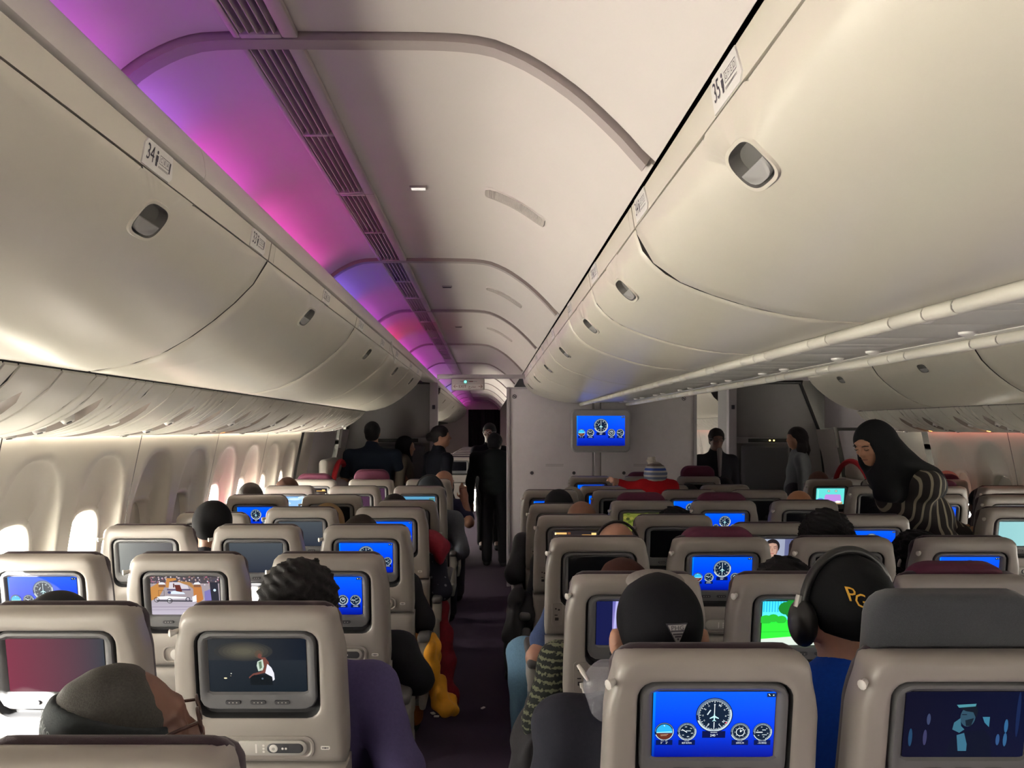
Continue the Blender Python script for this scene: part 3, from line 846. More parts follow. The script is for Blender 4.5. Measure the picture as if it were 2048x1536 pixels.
def pic_portrait():
    p = Pic(); A = p.asp
    p.grad(0, 0, 1, A, (.32, .36, .44), (.22, .24, .34), 5, True); p.grad(.75, 0, 1, A, (.10, .11, .22), (.06, .07, .16), 3, True)
    p.poly([(.10, A), (.16, .46), (.34, .40), (.62, .40), (.82, .46), (.88, A)], (.13, .14, .15)); p.poly([(.40, .36), (.58, .36), (.60, .44), (.49, .54), (.38, .44)], (.32, .19, .14))
    p.ell(.49, .16, .155, .16, (.012, .009, .010), 26); p.ell(.49, .225, .118, .172, (.40, .24, .18), 28)
    p.poly([(.36, .14), (.40, .08), (.49, .05), (.58, .08), (.62, .14), (.57, .10), (.49, .085), (.41, .10)], (.012, .009, .01))
    for s in (-1, 1): p.bar(.49 + s * .025, .172, .49 + s * .085, .165, .012, (.02, .012, .012)); p.bar(.49 + s * .03, .203, .49 + s * .08, .205, .010, (.08, .03, .03))
    p.poly([(.478, .20), (.502, .20), (.510, .268), (.47, .268)], (.33, .18, .13)); p.bar(.45, .312, .53, .312, .014, (.30, .07, .07)); p.poly([(.56, .10), (.605, .18), (.60, .30), (.56, .36), (.58, .24)], (.22, .12, .10))
    return p
def pic_night():
    p = Pic(); A = p.asp
    p.grad(0, 0, 1, A, (.0008, .0015, .010), (.0012, .003, .018), 6, True)
    p.poly([(.36, A), (.40, .40), (.50, .35), (.66, .33), (.72, .40), (.74, A)], (.001, .003, .012))
    p.ell(.52, .22, .062, .085, (.02, .055, .085)); p.poly([(.46, .15), (.50, .115), (.58, .115), (.60, .17), (.585, .23), (.56, .18), (.50, .17)], (.003, .006, .012))
    p.poly([(.42, .115), (.58, .105), (.575, .128), (.44, .14)], (.05, .20, .24)); p.bar(.47, .20, .51, .20, .008, (.005, .01, .02)); p.poly([(.50, .25), (.57, .23), (.55, .30), (.51, .30)], (.004, .01, .018))
    p.poly([(.41, .27), (.46, .23), (.47, .30), (.50, .33), (.46, .36), (.40, .33)], (.03, .11, .16)); p.poly([(.44, .38), (.50, .36), (.53, .46), (.53, .52), (.46, .52)], (.03, .11, .17))
    p.poly([(.64, .22), (.70, .22), (.70, .31), (.66, .27)], (.03, .14, .22))
    for x, y, h, c in ((.84, .30, .06, (.02, .09, .2)), (.84, .42, .06, (.02, .08, .18)), (.78, .42, .05, (.02, .06, .16)), (.20, .24, .05, (.03, .04, .09)), (.06, .40, .08, (.01, .04, .09)), (.18, .40, .07, (.03, .03, .08)), (.93, .2, .2, (.004, .012, .05))): p.ell(x, y, .016, h, c, 14)
    return p
def pic_hall():
    p = Pic(); A = p.asp
    p.rect(0, 0, 1, A, (.006, .008, .05)); p.grad(.2, 0, .85, A, (.10, .10, .34), (.30, .22, .45), 4)
    p.poly([(.2, A), (.24, 0), (.27, 0), (.23, A)], (.35, .34, .62)); p.poly([(.31, A), (.40, 0), (.44, 0), (.36, A)], (.45, .42, .75))
    for k in range(4): p.rect(.48 + k * .09, .22, .55 + k * .09, .47, (.42, .26, .42)); 
    p.rect(.46, .0, .84, .16, (.06, .08, .26)); p.rect(.46, .49, .84, A, (.30, .22, .42)); p.rect(.56, .03, .60, .08, (.6, .6, .6)); p.rect(.72, .05, .76, .16, (.55, .55, .6))
    return p
def pic_room():
    p = Pic(); A = p.asp
    p.rect(0, 0, 1, A, (.10, .55, .52)); p.rect(.05, .05, .08, A, (.25, .65, .6)); p.rect(.40, .06, .48, .13, (.25, .2, .12)); p.rect(.66, .06, .74, .13, (.25, .2, .12)); p.rect(.42, .08, .46, .11, (.6, .65, .7)); p.rect(.68, .08, .72, .11, (.6, .65, .7))
    p.poly([(.30, .30), (.34, .22), (.86, .22), (.9, .34), (.9, .48), (.30, .48)], (.38, .20, .55)); p.ell(.16, .44, .14, .08, (.10, .12, .45)); p.rect(.10, .49, .95, A, (.35, .24, .12)); p.ell(.5, .50, .14, .04, (.65, .62, .55)); p.ell(.8, .49, .11, .04, (.65, .70, .75))
    return p
def pic_gold():
    p = Pic(); A = p.asp
    p.grad(0, 0, 1, A, (.016, .013, .014), (.03, .018, .014), 4)
    p.rect(.05, .035, .30, .075, (.75, .42, .14)); p.rect(.05, .035, .08, .085, (.9, .7, .4)); p.rect(.32, .03, .38, .075, (.14, .05, .02)); p.rect(.62, .08, .95, .105, (.65, .35, .08)); p.rect(.82, .04, .92, .09, (.8, .55, .2)); p.rect(.1, .14, .9, .5, (.04, .025, .02))
    return p
def pic_green():
    p = Pic(); A = p.asp; r = random.Random(5)
    p.rect(0, 0, 1, A, (.10, .11, .02))
    for k in range(60): p.ell(r.random(), r.random() * A, .05, .04, r.choice([(.05, .07, .01), (.16, .15, .03), (.10, .12, .02), (.03, .035, .01)]), 8)
    p.ell(.55, .35, .12, .18, (.02, .018, .012)); p.ell(.55, .16, .05, .06, (.15, .07, .04))
    return p
def pic_stage():
    p = Pic(); A = p.asp
    p.grad(0, 0, 1, A, (.06, .20, .34), (.10, .24, .34), 4)
    for k in range(6): p.rect(0, .03 + k * .07, 1, .05 + k * .07, (.10, .32, .42))
    p.ell(.45, .26, .10, .13, (.5, .17, .08)); p.poly([(.25, A), (.3, .40), (.6, .40), (.66, A)], (.05, .08, .16)); p.ell(.02, .17, .05, .05, (.6, .7, .1)); p.rect(.82, .05, .97, .4, (.07, .16, .12))
    return p
def pic_cloud():
    p = Pic(); A = p.asp; r = random.Random(9)
    p.grad(0, 0, 1, A, (.20, .40, .72), (.28, .48, .76), 4)
    for k in range(26): p.ell(r.random(), r.random() * A, .10 + .1 * r.random(), .04, r.choice([(.42, .58, .8), (.24, .44, .74), (.5, .64, .82)]), 12)
    return p
PICS = {'gauge': gauge_pic(), 'dancer': pic_dancer(), 'race': pic_race(), 'park': pic_park(), 'portrait': pic_portrait(), 'night': pic_night(), 'hall': pic_hall(), 'room': pic_room(), 'gold': pic_gold(), 'green': pic_green(), 'stage': pic_stage(), 'cloud': pic_cloud(),
        'red': pic_blank((.16, .025, .05), (.03, .035, .045)), 'slate': pic_blank((.05, .06, .07), (.018, .022, .035), False), 'grey': pic_blank((.20, .21, .20), (.09, .085, .09)), 'mauve': pic_blank((.06, .02, .05), (.045, .02, .04)), 'teal': pic_blank((.22, .44, .46), (.26, .50, .50)), 'off': None}
PIC_WORD = {'gauge': 'blue flight gauges', 'dancer': 'a dancer in a dark film', 'race': 'a soapbox race', 'park': 'a green cartoon park', 'portrait': 'a woman with lowered eyes', 'night': 'a dark blue night scene', 'hall': 'a lilac interior', 'room': 'a turquoise cartoon room',
            'gold': 'golden bars on black', 'green': 'green foliage', 'stage': 'a blue studio scene', 'cloud': 'pale blue clouds', 'red': 'a red glow on grey', 'slate': 'a dark grey picture', 'grey': 'a pale blank picture', 'mauve': 'a dark mauve picture', 'teal': 'a pale teal picture', 'off': 'nothing'}

# ------------------------------------------------------------------ seats
SEAT_TOP = 1.166
TILT = math.radians(8.5)
WV = (math.sin(TILT), -math.cos(TILT))      # (y,z) down the back
NV = (-math.cos(TILT), -math.sin(TILT))     # (y,z) towards the camera
def sp(x, w_, n_):
    return (x, w_ * WV[0] + n_ * NV[0], SEAT_TOP + w_ * WV[1] + n_ * NV[1])
def seat_outline(grow=0.0, top=0.0, bottom=0.392):
    h0, h1, h2 = 0.180 + grow, 0.203 + grow, 0.208 + grow
    P = []
    r = 0.030
    # start right bottom, go up, over the top, down left (w down)
    R = [(h2, bottom), (h2, 0.30), (h1 + .002, 0.12), (h1 - .004, 0.085), (h1 - .012, 0.055), (h0 + .006, 0.022 - top), (h0 - .004, 0.009 - top), (h0 - .018, 0.001 - top), (h0 - .04, 0.0 - top)]
    L = [(-x, w_) for x, w_ in R[::-1]]
    return R + L
NS = 88
CW = 0.155      # screen recess centre (w)
def seat_loop(poly, n_): return [sp(x, w_, n_) for x, w_ in poly]
def c2(poly): return cast(poly, (0, CW), NS)
def shift(poly, dx, dw): return [(x + dx, w_ + dw) for x, w_ in poly]

seat_parts = {}
def reg(name, mb, mats, angle=38): 
    o = mb.build(name, mats, None, angle); COL.objects.unlink(o); seat_parts[name] = o.data; bpy.data.objects.remove(o)
# shell
mb = MB()
O = c2(seat_outline()); 
def inset(poly, k): 
    out = []
    for x, w_ in poly:
        dx, dw = x, w_ - CW; l = math.hypot(dx, dw); s = (l - k) / l; out.append((dx * s, CW + dw * s))
    return out
rec = c2(shift(rrect(.149, .111, .034), 0, CW + .004))
L = [seat_loop([(x, max(w_, .014)) for x, w_ in inset(O, .003)], -.078), seat_loop(O, -.044), seat_loop(O, -.028), seat_loop(inset(O, .002), -.016), seat_loop(inset(O, .008), -.006), seat_loop(inset(O, .018), -.001), seat_loop(inset(O, .030), .0)]
L += [seat_loop([(a[0] * .5 + b_[0] * .5, a[1] * .5 + b_[1] * .5) for a, b_ in zip(inset(O, .030), rec)], 0.0015), seat_loop(c2(shift(rrect(.153, .115, .036), 0, CW + .004)), .0015), seat_loop(rec, -.002), seat_loop(c2(shift(rrect(.146, .108, .034), 0, CW + .004)), -.012), seat_loop(c2(shift(rrect(.143, .105, .034), 0, CW + .004)), -.020)]
mb.loops(L, [0] * 9 + [1, 1, 1], close=True)
reg('back_shell', mb, [M_SHELL, M_GROOVE], 50)
# monitor frame
mb = MB()
MC = CW - 0.006
def rl(hx, hy, r, dw, n_): return seat_loop(cast(shift(rrect(hx, hy, r), 0, dw), (0, dw), 64), n_)
sw, sh_ = SCR_W / 2, SCR_H / 2
SCW = MC - 0.012
mo = [rl(.141, .098, .030, MC, -.019), rl(.141, .098, .030, MC, -.004), rl(.138, .095, .028, MC, .001), rl(.132, .089, .024, MC, .002)]
inn = cast(shift(rrect(sw + .006, sh_ + .006, .006), 0, SCW), (0, SCW), 64)
mo += [seat_loop(inn, -.002), seat_loop(cast(shift(rrect(sw + .002, sh_ + .002, .004), 0, SCW), (0, SCW), 64), -.008)]
mb.loops(mo, 0, close=True)
reg('monitor', mb, M_BEZEL, 40)
# screens
for k_, pc in PICS.items():
    mb = MB(); mb.loops([seat_loop(shift(rrect(sw + .001, sh_ + .001, .002, 2), 0, SCW), -.0078), seat_loop(shift(rrect(sw, sh_, .002, 2), 0, SCW), -.0070)], 0, close=True)
    if pc: pc.mesh(mb, lambda x, w_, n_: sp(x, SCW - sh_ + w_ , -.0070 + n_), SCR_W, 1)
    mb.c = [c or (0, 0, 0) for c in mb.c]
    reg('screen_' + k_, mb, [M_GLASS, M_PIC])
for i, bx in enumerate((-.060, 0.0, .058)):
    mb = MB(); mb.loops([seat_loop(shift(rrect(.019, .0055, .0052, 4), bx, MC + .078), .0015), seat_loop(shift(rrect(.018, .005, .0048, 4), bx, MC + .078), .004)], 0, close=True)
    for q in (-.009, 0, .009): mb.loops([seat_loop(shift(rrect(.0016, .0016, .0014, 2), bx + q, MC + .078), .0042)], 1, close=True)
    reg('button_%d' % i, mb, [M_BTN, M_BTNL])
# handset cradle
mb = MB(); hc = (0.022, 0.343)
def hl(hx, hy, r, n_, dx=0.0): return seat_loop(shift(rrect(hx, hy, r, 8), hc[0] + dx, hc[1]), n_)
mb.loops([hl(.110, .030, .024, 0.0), hl(.109, .029, .023, .004), hl(.104, .0255, .020, .0045), hl(.100, .0235, .019, .001)], 0, close=True)
reg('handset_cradle', mb, M_SHELL, 40)
mb = MB()
mb.loops([hl(.086, .019, .018, .001, .006), hl(.086, .019, .018, .006, .006), hl(.083, .0165, .016, .0075, .006)], 0, close=True)
mb.loops([hl(.044, .0125, .012, .0076, .040), hl(.043, .012, .0115, .0082, .040)], 1, close=True)
mb.loops([seat_loop([(hc[0] + .012 + .0105 * math.cos(t * math.pi / 8), hc[1] + .0105 * math.sin(t * math.pi / 8)) for t in range(16)], .0083), seat_loop([(hc[0] + .012 + .009 * math.cos(t * math.pi / 8), hc[1] + .009 * math.sin(t * math.pi / 8)) for t in range(16)], .0100)], 2, close=True)
mb.loops([seat_loop([(hc[0] + .012 + .004 * math.cos(t * math.pi / 6), hc[1] + .004 * math.sin(t * math.pi / 6)) for t in range(12)], .0104)], 0, close=True)
for dx, dw in ((-.012, -.008), (-.012, 0), (-.012, .008), (.034, 0), (.042, 0)):
    mb.loops([seat_loop(shift(rrect(.0028, .0028, .0024, 3), hc[0] + dx, hc[1] + dw), .009)], 2, close=True)
mb.loops([seat_loop(shift(rrect(.002, .012, .0018, 3), hc[0] - .03, hc[1]), .0085)], 2, close=True)
mb.loops([seat_loop(shift(rrect(.015, .0105, .004, 3), hc[0] + .064, hc[1]), .0086)], 1, close=True)
reg('handset', mb, [M_BTNL, M_BTN, M_WHITE], 40)
# latch tag, coat hook, socket, tray, cushion etc.
mb = MB(); mb.loops([seat_loop(shift(rrect(.0115, .005, .002, 3), .158, .345), .0), seat_loop(shift(rrect(.011, .0045, .002, 3), .158, .345), .002)], 0, close=True)
mb.loops([seat_loop(shift(rrect(.0085, .0012, .001, 2), .158, .345), .0022)], 1, close=True); mb.loops([seat_loop(shift(rrect(.0022, .0022, .002, 3), .158, .345), .0024)], 1, close=True)
reg('tray_tag', mb, [M_WHITE, M_INK])
mb = MB(); mb.tube([sp(-.190, .055, -.02), sp(-.199, .055, -.008), sp(-.205, .055, -.004), sp(-.208, .055, -.003)], [.006, .007, .010, .006], 10)
reg('coat_hook', mb, M_WHITE, 60)
mb = MB(); mb.loops([seat_loop(shift(rrect(.022, .048, .010, 5), -.160, .30), 0.0), seat_loop(shift(rrect(.021, .047, .010, 5), -.160, .30), .003), seat_loop(shift(rrect(.018, .044, .008, 5), -.160, .30), .002)], 0, close=True)
for dx, dw, hx, hy in ((-.002, .020, .007, .006), (-.005, .004, .006, .002), (.006, -.018, .004, .003), (-.006, -.022, .003, .003)):
    mb.loops([seat_loop(shift(rrect(hx, hy, .0012, 2), -.160 + dx, .30 + dw), .0024)], 1, close=True)
reg('power_socket', mb, [M_TRAY, M_GROOVE])
mb = MB(); tp = cast([(x, w_) for x, w_ in ((.207, .398), (.205, .655), (-.205, .655), (-.207, .398))], (0, .52), 72)
def ins2(p, k): return [(x * (1 - k / .2), .52 + (w_ - .52) * (1 - k / .12)) for x, w_ in p]
mb.loops([seat_loop(tp, -.078), seat_loop(tp, -.020), seat_loop(ins2(tp, .004), -.008), seat_loop(ins2(tp, .014), -.002), seat_loop(ins2(tp, .03), 0.0)], 0, close=True)
reg('tray_table', mb, M_TRAY, 50)
mb = MB(); cu = c2(seat_outline(-.006, -.002, .66))
cl = lambda k, p: [(x, max(w_, k)) for x, w_ in p]
mb.loops([seat_loop(inset(cu, .006), -.062), seat_loop(cu, -.070), seat_loop(cu, -.080), seat_loop(cl(.014, inset(cu, .003)), -.092), seat_loop(cl(.05, inset(cu, .004)), -.104), seat_loop(cl(.08, inset(cu, .012)), -.112), seat_loop(cl(.1, inset(cu, .05)), -.116)], 0, close=True)
reg('back_cushion', mb, M_FAB, 60)
def headrest_mesh(name, m, hw, hh, rad=.035):
    mb = MB(); pr = cast(rrect(hw, hh, rad, 8), (0, 0), 64)
    def q(s, n_): return [sp(x * (1 - s / hw), .075 + w_ * (1 - s / hh), n_) for x, w_ in pr]
    mb.loops([q(.016, -.058), q(.004, -.064), q(0, -.074), q(0, -.105), q(.006, -.12), q(.02, -.128)], 0, close=True, cap0=True)
    reg(name, mb, m, 60)
headrest_mesh('headrest', M_FAB, .188, .085)
headrest_mesh('headrest_maroon', M_MAROON, .150, .09, .07)
headrest_mesh('headrest_grey', M_FABG, .164, .12, .05)
mb = MB(); mb.box((.03, .095, 1.213), (.20, .05, .012), .005, seg=2); reg('headrest_strip', mb, M_MAROON, 60)
mb = MB(); mb.box((0, .345, .405), (.44, .48, .10), .04, seg=3); reg('seat_cushion', mb, M_FAB, 60)
mb = MB(); mb.box((0, .36, .365), (.43, .42, .03), .006)
for yy in (.2, .52): mb.box((0, yy, .345), (.47, .04, .04), .008)
reg('seat_pan', mb, M_METAL)
mb = MB(); mb.box((0, .20, .17), (.045, .05, .34), .008, R=Matrix.Rotation(math.radians(-12), 3, 'X')); mb.box((0, .50, .17), (.045, .05, .34), .008, R=Matrix.Rotation(math.radians(14), 3, 'X')); mb.box((0, .35, .012), (.06, .56, .024), .006)
reg('leg_frame', mb, M_METAL)
mb = MB()
mb.box((0, .28, .655), (.046, .36, .036), .014, seg=3); mb.box((0, .13, .64), (.040, .10, .075), .014, seg=3)
reg('armrest', mb, [M_ARMPAD], 50)
# aisle-side end: pad, housing, lower panel
mb = MB(); mb.box((0, .235, .666), (.056, .37, .040), .016, seg=3); reg('armrest_aisle', mb, M_ARMPAD, 60)
mb = MB(); mb.box((0, .215, .592), (.052, .24, .115), .014, seg=3); mb.box((0, .15, .60), (.056, .075, .10), .012); mb.box((0, .225, .49), (.034, .32, .14), .02, seg=3); mb.box((.001, .225, .40), (.03, .38, .09), .012)
reg('end_panel', mb, M_ARM, 50)

SEATS = {}
def col_x(c, row_y):
    base = {'A': -1.519, 'B': -1.036, 'C': -0.553, 'D': 0.433, 'E': 0.916, 'F': 1.399, 'G': 1.882, 'H': 2.871, 'J': 3.354, 'K': 3.837}[c]
    if c in 'ABC': base += 0.009 * max(0, (row_y - 2.0) / .8)
    return base
def make_seat(col, y, pic, label, rec=0.0, hr=('headrest', 0.0), dz=0.0, simple=False):
    x = col_x(col, y)
    root = tag(empty('airline_seat', (x, y, 0)), label, 'seat', 'economy seats')
    def part(n, name=None, parent=None, loc=None):
        o = bpy.data.objects.new(name or n, seat_parts[n]); 
        if loc: o.location = loc
        return link(o, parent or root)
    back = ['back_shell', 'tray_table', 'back_cushion']
    part('back_shell'); part('tray_table'); part('back_cushion')
    mon = part('monitor')
    part('screen_' + pic, 'screen', mon)
    if not simple:
        for i in range(3): part('button_%d' % i, 'button', mon)
        hc_ = part('handset_cradle'); part('handset', 'handset', hc_)
        part('tray_tag'); part('coat_hook')
        if col == 'D': part('power_socket')
    part(hr[0], 'headrest', None, (0, -WV[0] * hr[1], hr[1]))
    if hr[0] == 'headrest_grey': part('headrest_strip')
    part('seat_cushion'); part('seat_pan')
    part('leg_frame', None, None, (-.12, 0, 0)); 
    # armrests: own left one; the last seat of a block also the right one
    left_end, right_end = col in 'DH', col in 'CG'
    for s, end in ((-1, left_end), (1, right_end)):
        if s == 1 and not (right_end or col == 'K'): continue
        xx = s * .2415
        if end:
            part('armrest_aisle', 'armrest', None, (xx + s * .008, 0, 0)); part('end_panel', None, None, (xx + s * .004, 0, 0))
        else: part('armrest', None, None, (xx, 0, 0))
    if rec: root.location.y -= 0; root.rotation_euler.x = rec
    root.location.z = dz
    SEATS[(col, round(y, 2))] = root
    return root
COLW = {'A': 'window', 'B': 'middle', 'C': 'aisle'}
LROW = lambda k: (1.37 + k) * PITCH
CROW = lambda k: (1.89 + k) * PITCH
left_pics = {0: {'C': 'off'}, 1: {'B': 'red', 'C': 'dancer'}, 2: {'A': 'gauge', 'B': 'race', 'C': 'gauge'}, 3: {'A': 'grey', 'B': 'slate', 'C': 'gauge'}, 4: {'A': 'off', 'B': 'slate', 'C': 'gauge'},
             5: {'A': 'gauge', 'B': 'off', 'C': 'off'}, 6: {'A': 'cloud', 'B': 'mauve', 'C': 'stage'}, 7: {'A': 'gold', 'B': 'mauve', 'C': 'off'}}
NTH = ['nearest', 'second', 'third', 'fourth', 'fifth', 'sixth', 'seventh', 'eighth', 'ninth']
DZ = {('C', 5): -.035, ('A', 4): -.03, ('D', 4): -.02, ('F', 3): -.04, ('E', 6): -.03, ('F', 6): -.02, ('G', 6): -.02, ('A', 2): 0.0, ('C', 0): -.025}
def seat_label(col, k, block, pic):
    w_ = {'A': 'window', 'B': 'middle', 'C': 'aisle', 'D': 'left aisle', 'E': 'inner left', 'F': 'inner right', 'G': 'right aisle', 'H': 'aisle', 'J': 'middle', 'K': 'window'}[col]
    r = NTH[k] + (' row' if k == 0 else '')
    s = 'beige %s seat, %s block, %s row, screen %s' % (w_, block, NTH[k], ('showing ' + PIC_WORD[pic]) if pic != 'off' else 'dark')
    return s
for k, row in left_pics.items():
    for c, pc in row.items():
        hr = {('A', 7): ('headrest_maroon', .025), ('B', 7): ('headrest_maroon', .06)}.get((c, k), ('headrest', -0.03))
        make_seat(c, LROW(k), pc, seat_label(c, k, 'left', pc), hr=hr, dz=DZ.get((c, k), 0.0))
ctr_pics = {0: {'D': 'gauge', 'E': 'night'}, 1: {'D': 'hall', 'E': 'park', 'F': 'off'}, 2: {'D': 'off', 'E': 'gauge', 'F': 'off', 'G': 'gauge'}, 3: {'D': 'gold', 'E': 'off', 'F': 'portrait', 'G': 'gauge'},
            4: {'D': 'off', 'E': 'green', 'F': 'gauge', 'G': 'off'}, 5: {'D': 'gauge', 'E': 'off', 'F': 'gauge', 'G': 'off'}, 6: {'E': 'gauge', 'F': 'off', 'G': 'off'}, 7: {'E': 'gauge', 'F': 'off', 'G': 'off'}}
chr_ = {('E', 0): ('headrest_grey', .055), ('F', 1): ('headrest_maroon', .006), ('E', 2): ('headrest_maroon', .012), ('E', 4): ('headrest_maroon', .022), ('F', 4): ('headrest_maroon', .022), ('G', 7): ('headrest_maroon', .07), ('F', 7): ('headrest_maroon', .015)}
for k, row in ctr_pics.items():
    for c, pc in row.items():
        make_seat(c, CROW(k), pc, seat_label(c, k, 'centre', pc), hr=chr_.get((c, k), ('headrest', -0.03)), dz=DZ.get((c, k), 0.0))
rt_pics = {4: {'H': 'teal'}, 5: {'H': 'gauge', 'J': 'gauge'}, 6: {'H': 'off', 'J': 'off', 'K': 'off'}, 7: {'H': 'room', 'J': 'off', 'K': 'off'}}
for k, row in rt_pics.items():
    for c, pc in row.items():
        make_seat(c, LROW(k), pc, seat_label(c, k - 4, 'right', pc), hr=('headrest_maroon', .02) if (c, k) in (('J', 6), ('K', 7)) else ('headrest', -.03))
# forward cabin seats seen down the aisle
for k in range(7):
    make_seat('C', 12.0 + k * .95, 'off', 'beige aisle seat in the forward cabin, %s behind the far partition' % ORD[6 - k], simple=True)
# ------------------------------------------------------------------ front of the cabin
# centre bulkhead
b = MB(); b.box((1.155, 8.13, 1.01), (1.93, 0.04, 2.02), 0.012)
bulk = tag(b.build('bulkhead', M_PART), 'grey laminate bulkhead behind the hanging monitor', 'partition')
b = MB(); b.box((0.205, 8.105, 1.01), (0.035, 0.02, 2.02), 0.006); b.build('edge_trim', M_POST, bulk)
b = MB(); b.box((2.10, 8.105, 1.01), (0.03, 0.02, 2.02), 0.006); b.build('edge_trim', M_POST, bulk)
b = MB(); b.box((1.155, 8.105, 2.01), (1.93, 0.02, 0.02), 0.006); b.build('edge_trim', M_POST, bulk)
def disc(mb, c, r0, r1, y, mi=0, n=20):
    mb.loops([[(c[0] + r0 * math.cos(t * 2 * math.pi / n), y, c[1] + r0 * math.sin(t * 2 * math.pi / n)) for t in range(n)], [(c[0] + r1 * math.cos(t * 2 * math.pi / n), y - .002, c[1] + r1 * math.sin(t * 2 * math.pi / n)) for t in range(n)]], mi, close=(r1 < r0 * .5 or r1 == r0))
for u, v in ((1029, 793), (1368, 797)):
    x, _, z = px(u, v, 8.1)
    b = MB(); disc(b, (x, z), .022, .022, 8.107, 0); disc(b, (x, z), .021, .016, 8.104, 1)
    b.box((x, 8.103, z), (.036, .001, .005), R=Matrix.Rotation(math.radians(45), 3, 'Y'), mi=1); b.box((x, 8.1035, z), (.022, .001, .005), mi=2)
    b.build('no_smoking_sign', [M_PART, M_INK, M_GAP], bulk)
for u, v in ((1064, 946), (1148, 946), (1248, 946)):
    x, _, z = px(u, v, 8.1); b = MB(); disc(b, (x, z), .017, .017, 8.106); b.build('bassinet_fixing', M_BTN, bulk)
for u in (1109, 1285):
    x, _, z = px(u, 931, 8.1); b = MB()
    for q in range(2): b.box((x, 8.1075, z + .010 - q * .014), (.18, .002, .004))
    b.build('placard', M_PARTD, bulk)
# hanging monitor on its pole
cx, _, cz = px(1201.5, 861.5, 7.85)
mon = tag(empty('cabin_monitor', (cx, 7.85, 0)), 'grey framed cabin monitor on a pole in front of the bulkhead', 'monitor')
b = MB()
def rr(hx, hz, r, y): return [(x, y, cz + z) for x, z in rrect(hx, hz, r, 6)]
b.loops([rr(.285, .208, .05, .10), rr(.292, .214, .055, .05), rr(.290, .212, .05, .0), rr(.278, .200, .045, -.012), rr(.240, .150, .01, -.010), rr(.236, .146, .006, .0)], 0, close=True, cap0=True)
b.build('frame', M_MONF if 'M_MONF' in globals() else mat('monitor_frame', (0.30, 0.29, 0.29), 0.4, noise=.03), mon)
b = MB(); b.loops([[(x, -.002, cz + z) for x, z in rrect(.238, .148, .004, 2)]], 0, close=True)
gp = gauge_pic(.62, 1.0)
gp.mesh(b, lambda x, w_, n_: (x, -.003 - n_ * 1.5, cz + .146 - w_), .472, 1)
b.c = [c or (0, 0, 0) for c in b.c]
b.build('screen', [M_GLASS, M_PIC], mon)
b = MB(); b.box((-.02, .13, 1.35), (.055, .05, 1.05), .008); b.build('pole', M_POST, mon)
b = MB(); b.box((-.02, .152, 1.35), (.09, .02, 1.06), .004); b.build('pole_backing', M_PARTD, mon)
b = MB(); b.box((-.02, .12, cz), (.16, .06, .16), .01); b.build('bracket', M_BEZEL, mon)

# exit sign on its beam across the aisle
e = tag(empty('exit_sign', (-.19, 7.62, 2.02)), 'grey exit sign with arrows hanging from the aisle beam', 'exit sign')
b = MB(); b.box((.135, .02, .075), (.86, .035, .040), .006); b.box((-.23, .02, .075), (.10, .038, .045), .006); b.build('beam', M_POST, e)
b = MB(); b.box((0, 0, .0), (.315, .05, .115), .012, seg=3); b.build('case', M_SIGN if 'M_SIGN' in globals() else mat('sign_case', (.34, .30, .30), .45, noise=.03), e)
b = MB(); b.box((0, -.0255, -.022), (.29, .003, .046), .002); b.build('sign_panel', M_SIGNP if 'M_SIGNP' in globals() else mat('sign_panel', (.46, .42, .41), .5, noise=.03), e)
b = MB()
M_SIGNR = mat('sign_red', (.10, .012, .02), .5, noise=.03)
for s, x, sz in (('\u2190', -.118, .055), ('EXIT', -.052, .036), ('\uFE9D\uFEAE\uFEA8\uFEE3', .040, .032), ('\u2192', .118, .055)):
    v, f = text_geo(s, sz); b.add([(x + p, -.0275, -.022 + q) for p, q in v], f)
b.build('lettering', M_SIGNR, e, smooth=False)
b = MB(); b.box((.005, -.0255, .026), (.16, .003, .010), .001); b.build('indicator_slot', M_PARTD, e)
b = MB(); b.tube([(-.025, -.026, .024), (-.025, -.030, .024)], .0105, 14); b.build('indicator_light', mat('green_lamp', (.1, .8, .6), .4, emit=(.05, .9, .6), estr=5.0), e)
b = MB(); b.box((.03, -.0275, .026), (.035, .002, .008)); b.build('indicator_text', M_SIGNR, e)
# small exit plate at the far side of the bulkhead
b = MB(); b.box((2.52, 8.9, 2.11), (.80, .03, .05), .006); o = tag(b.build('exit_plate', MATS['sign_case']), 'narrow exit plate above the right aisle past the bulkhead', 'sign')

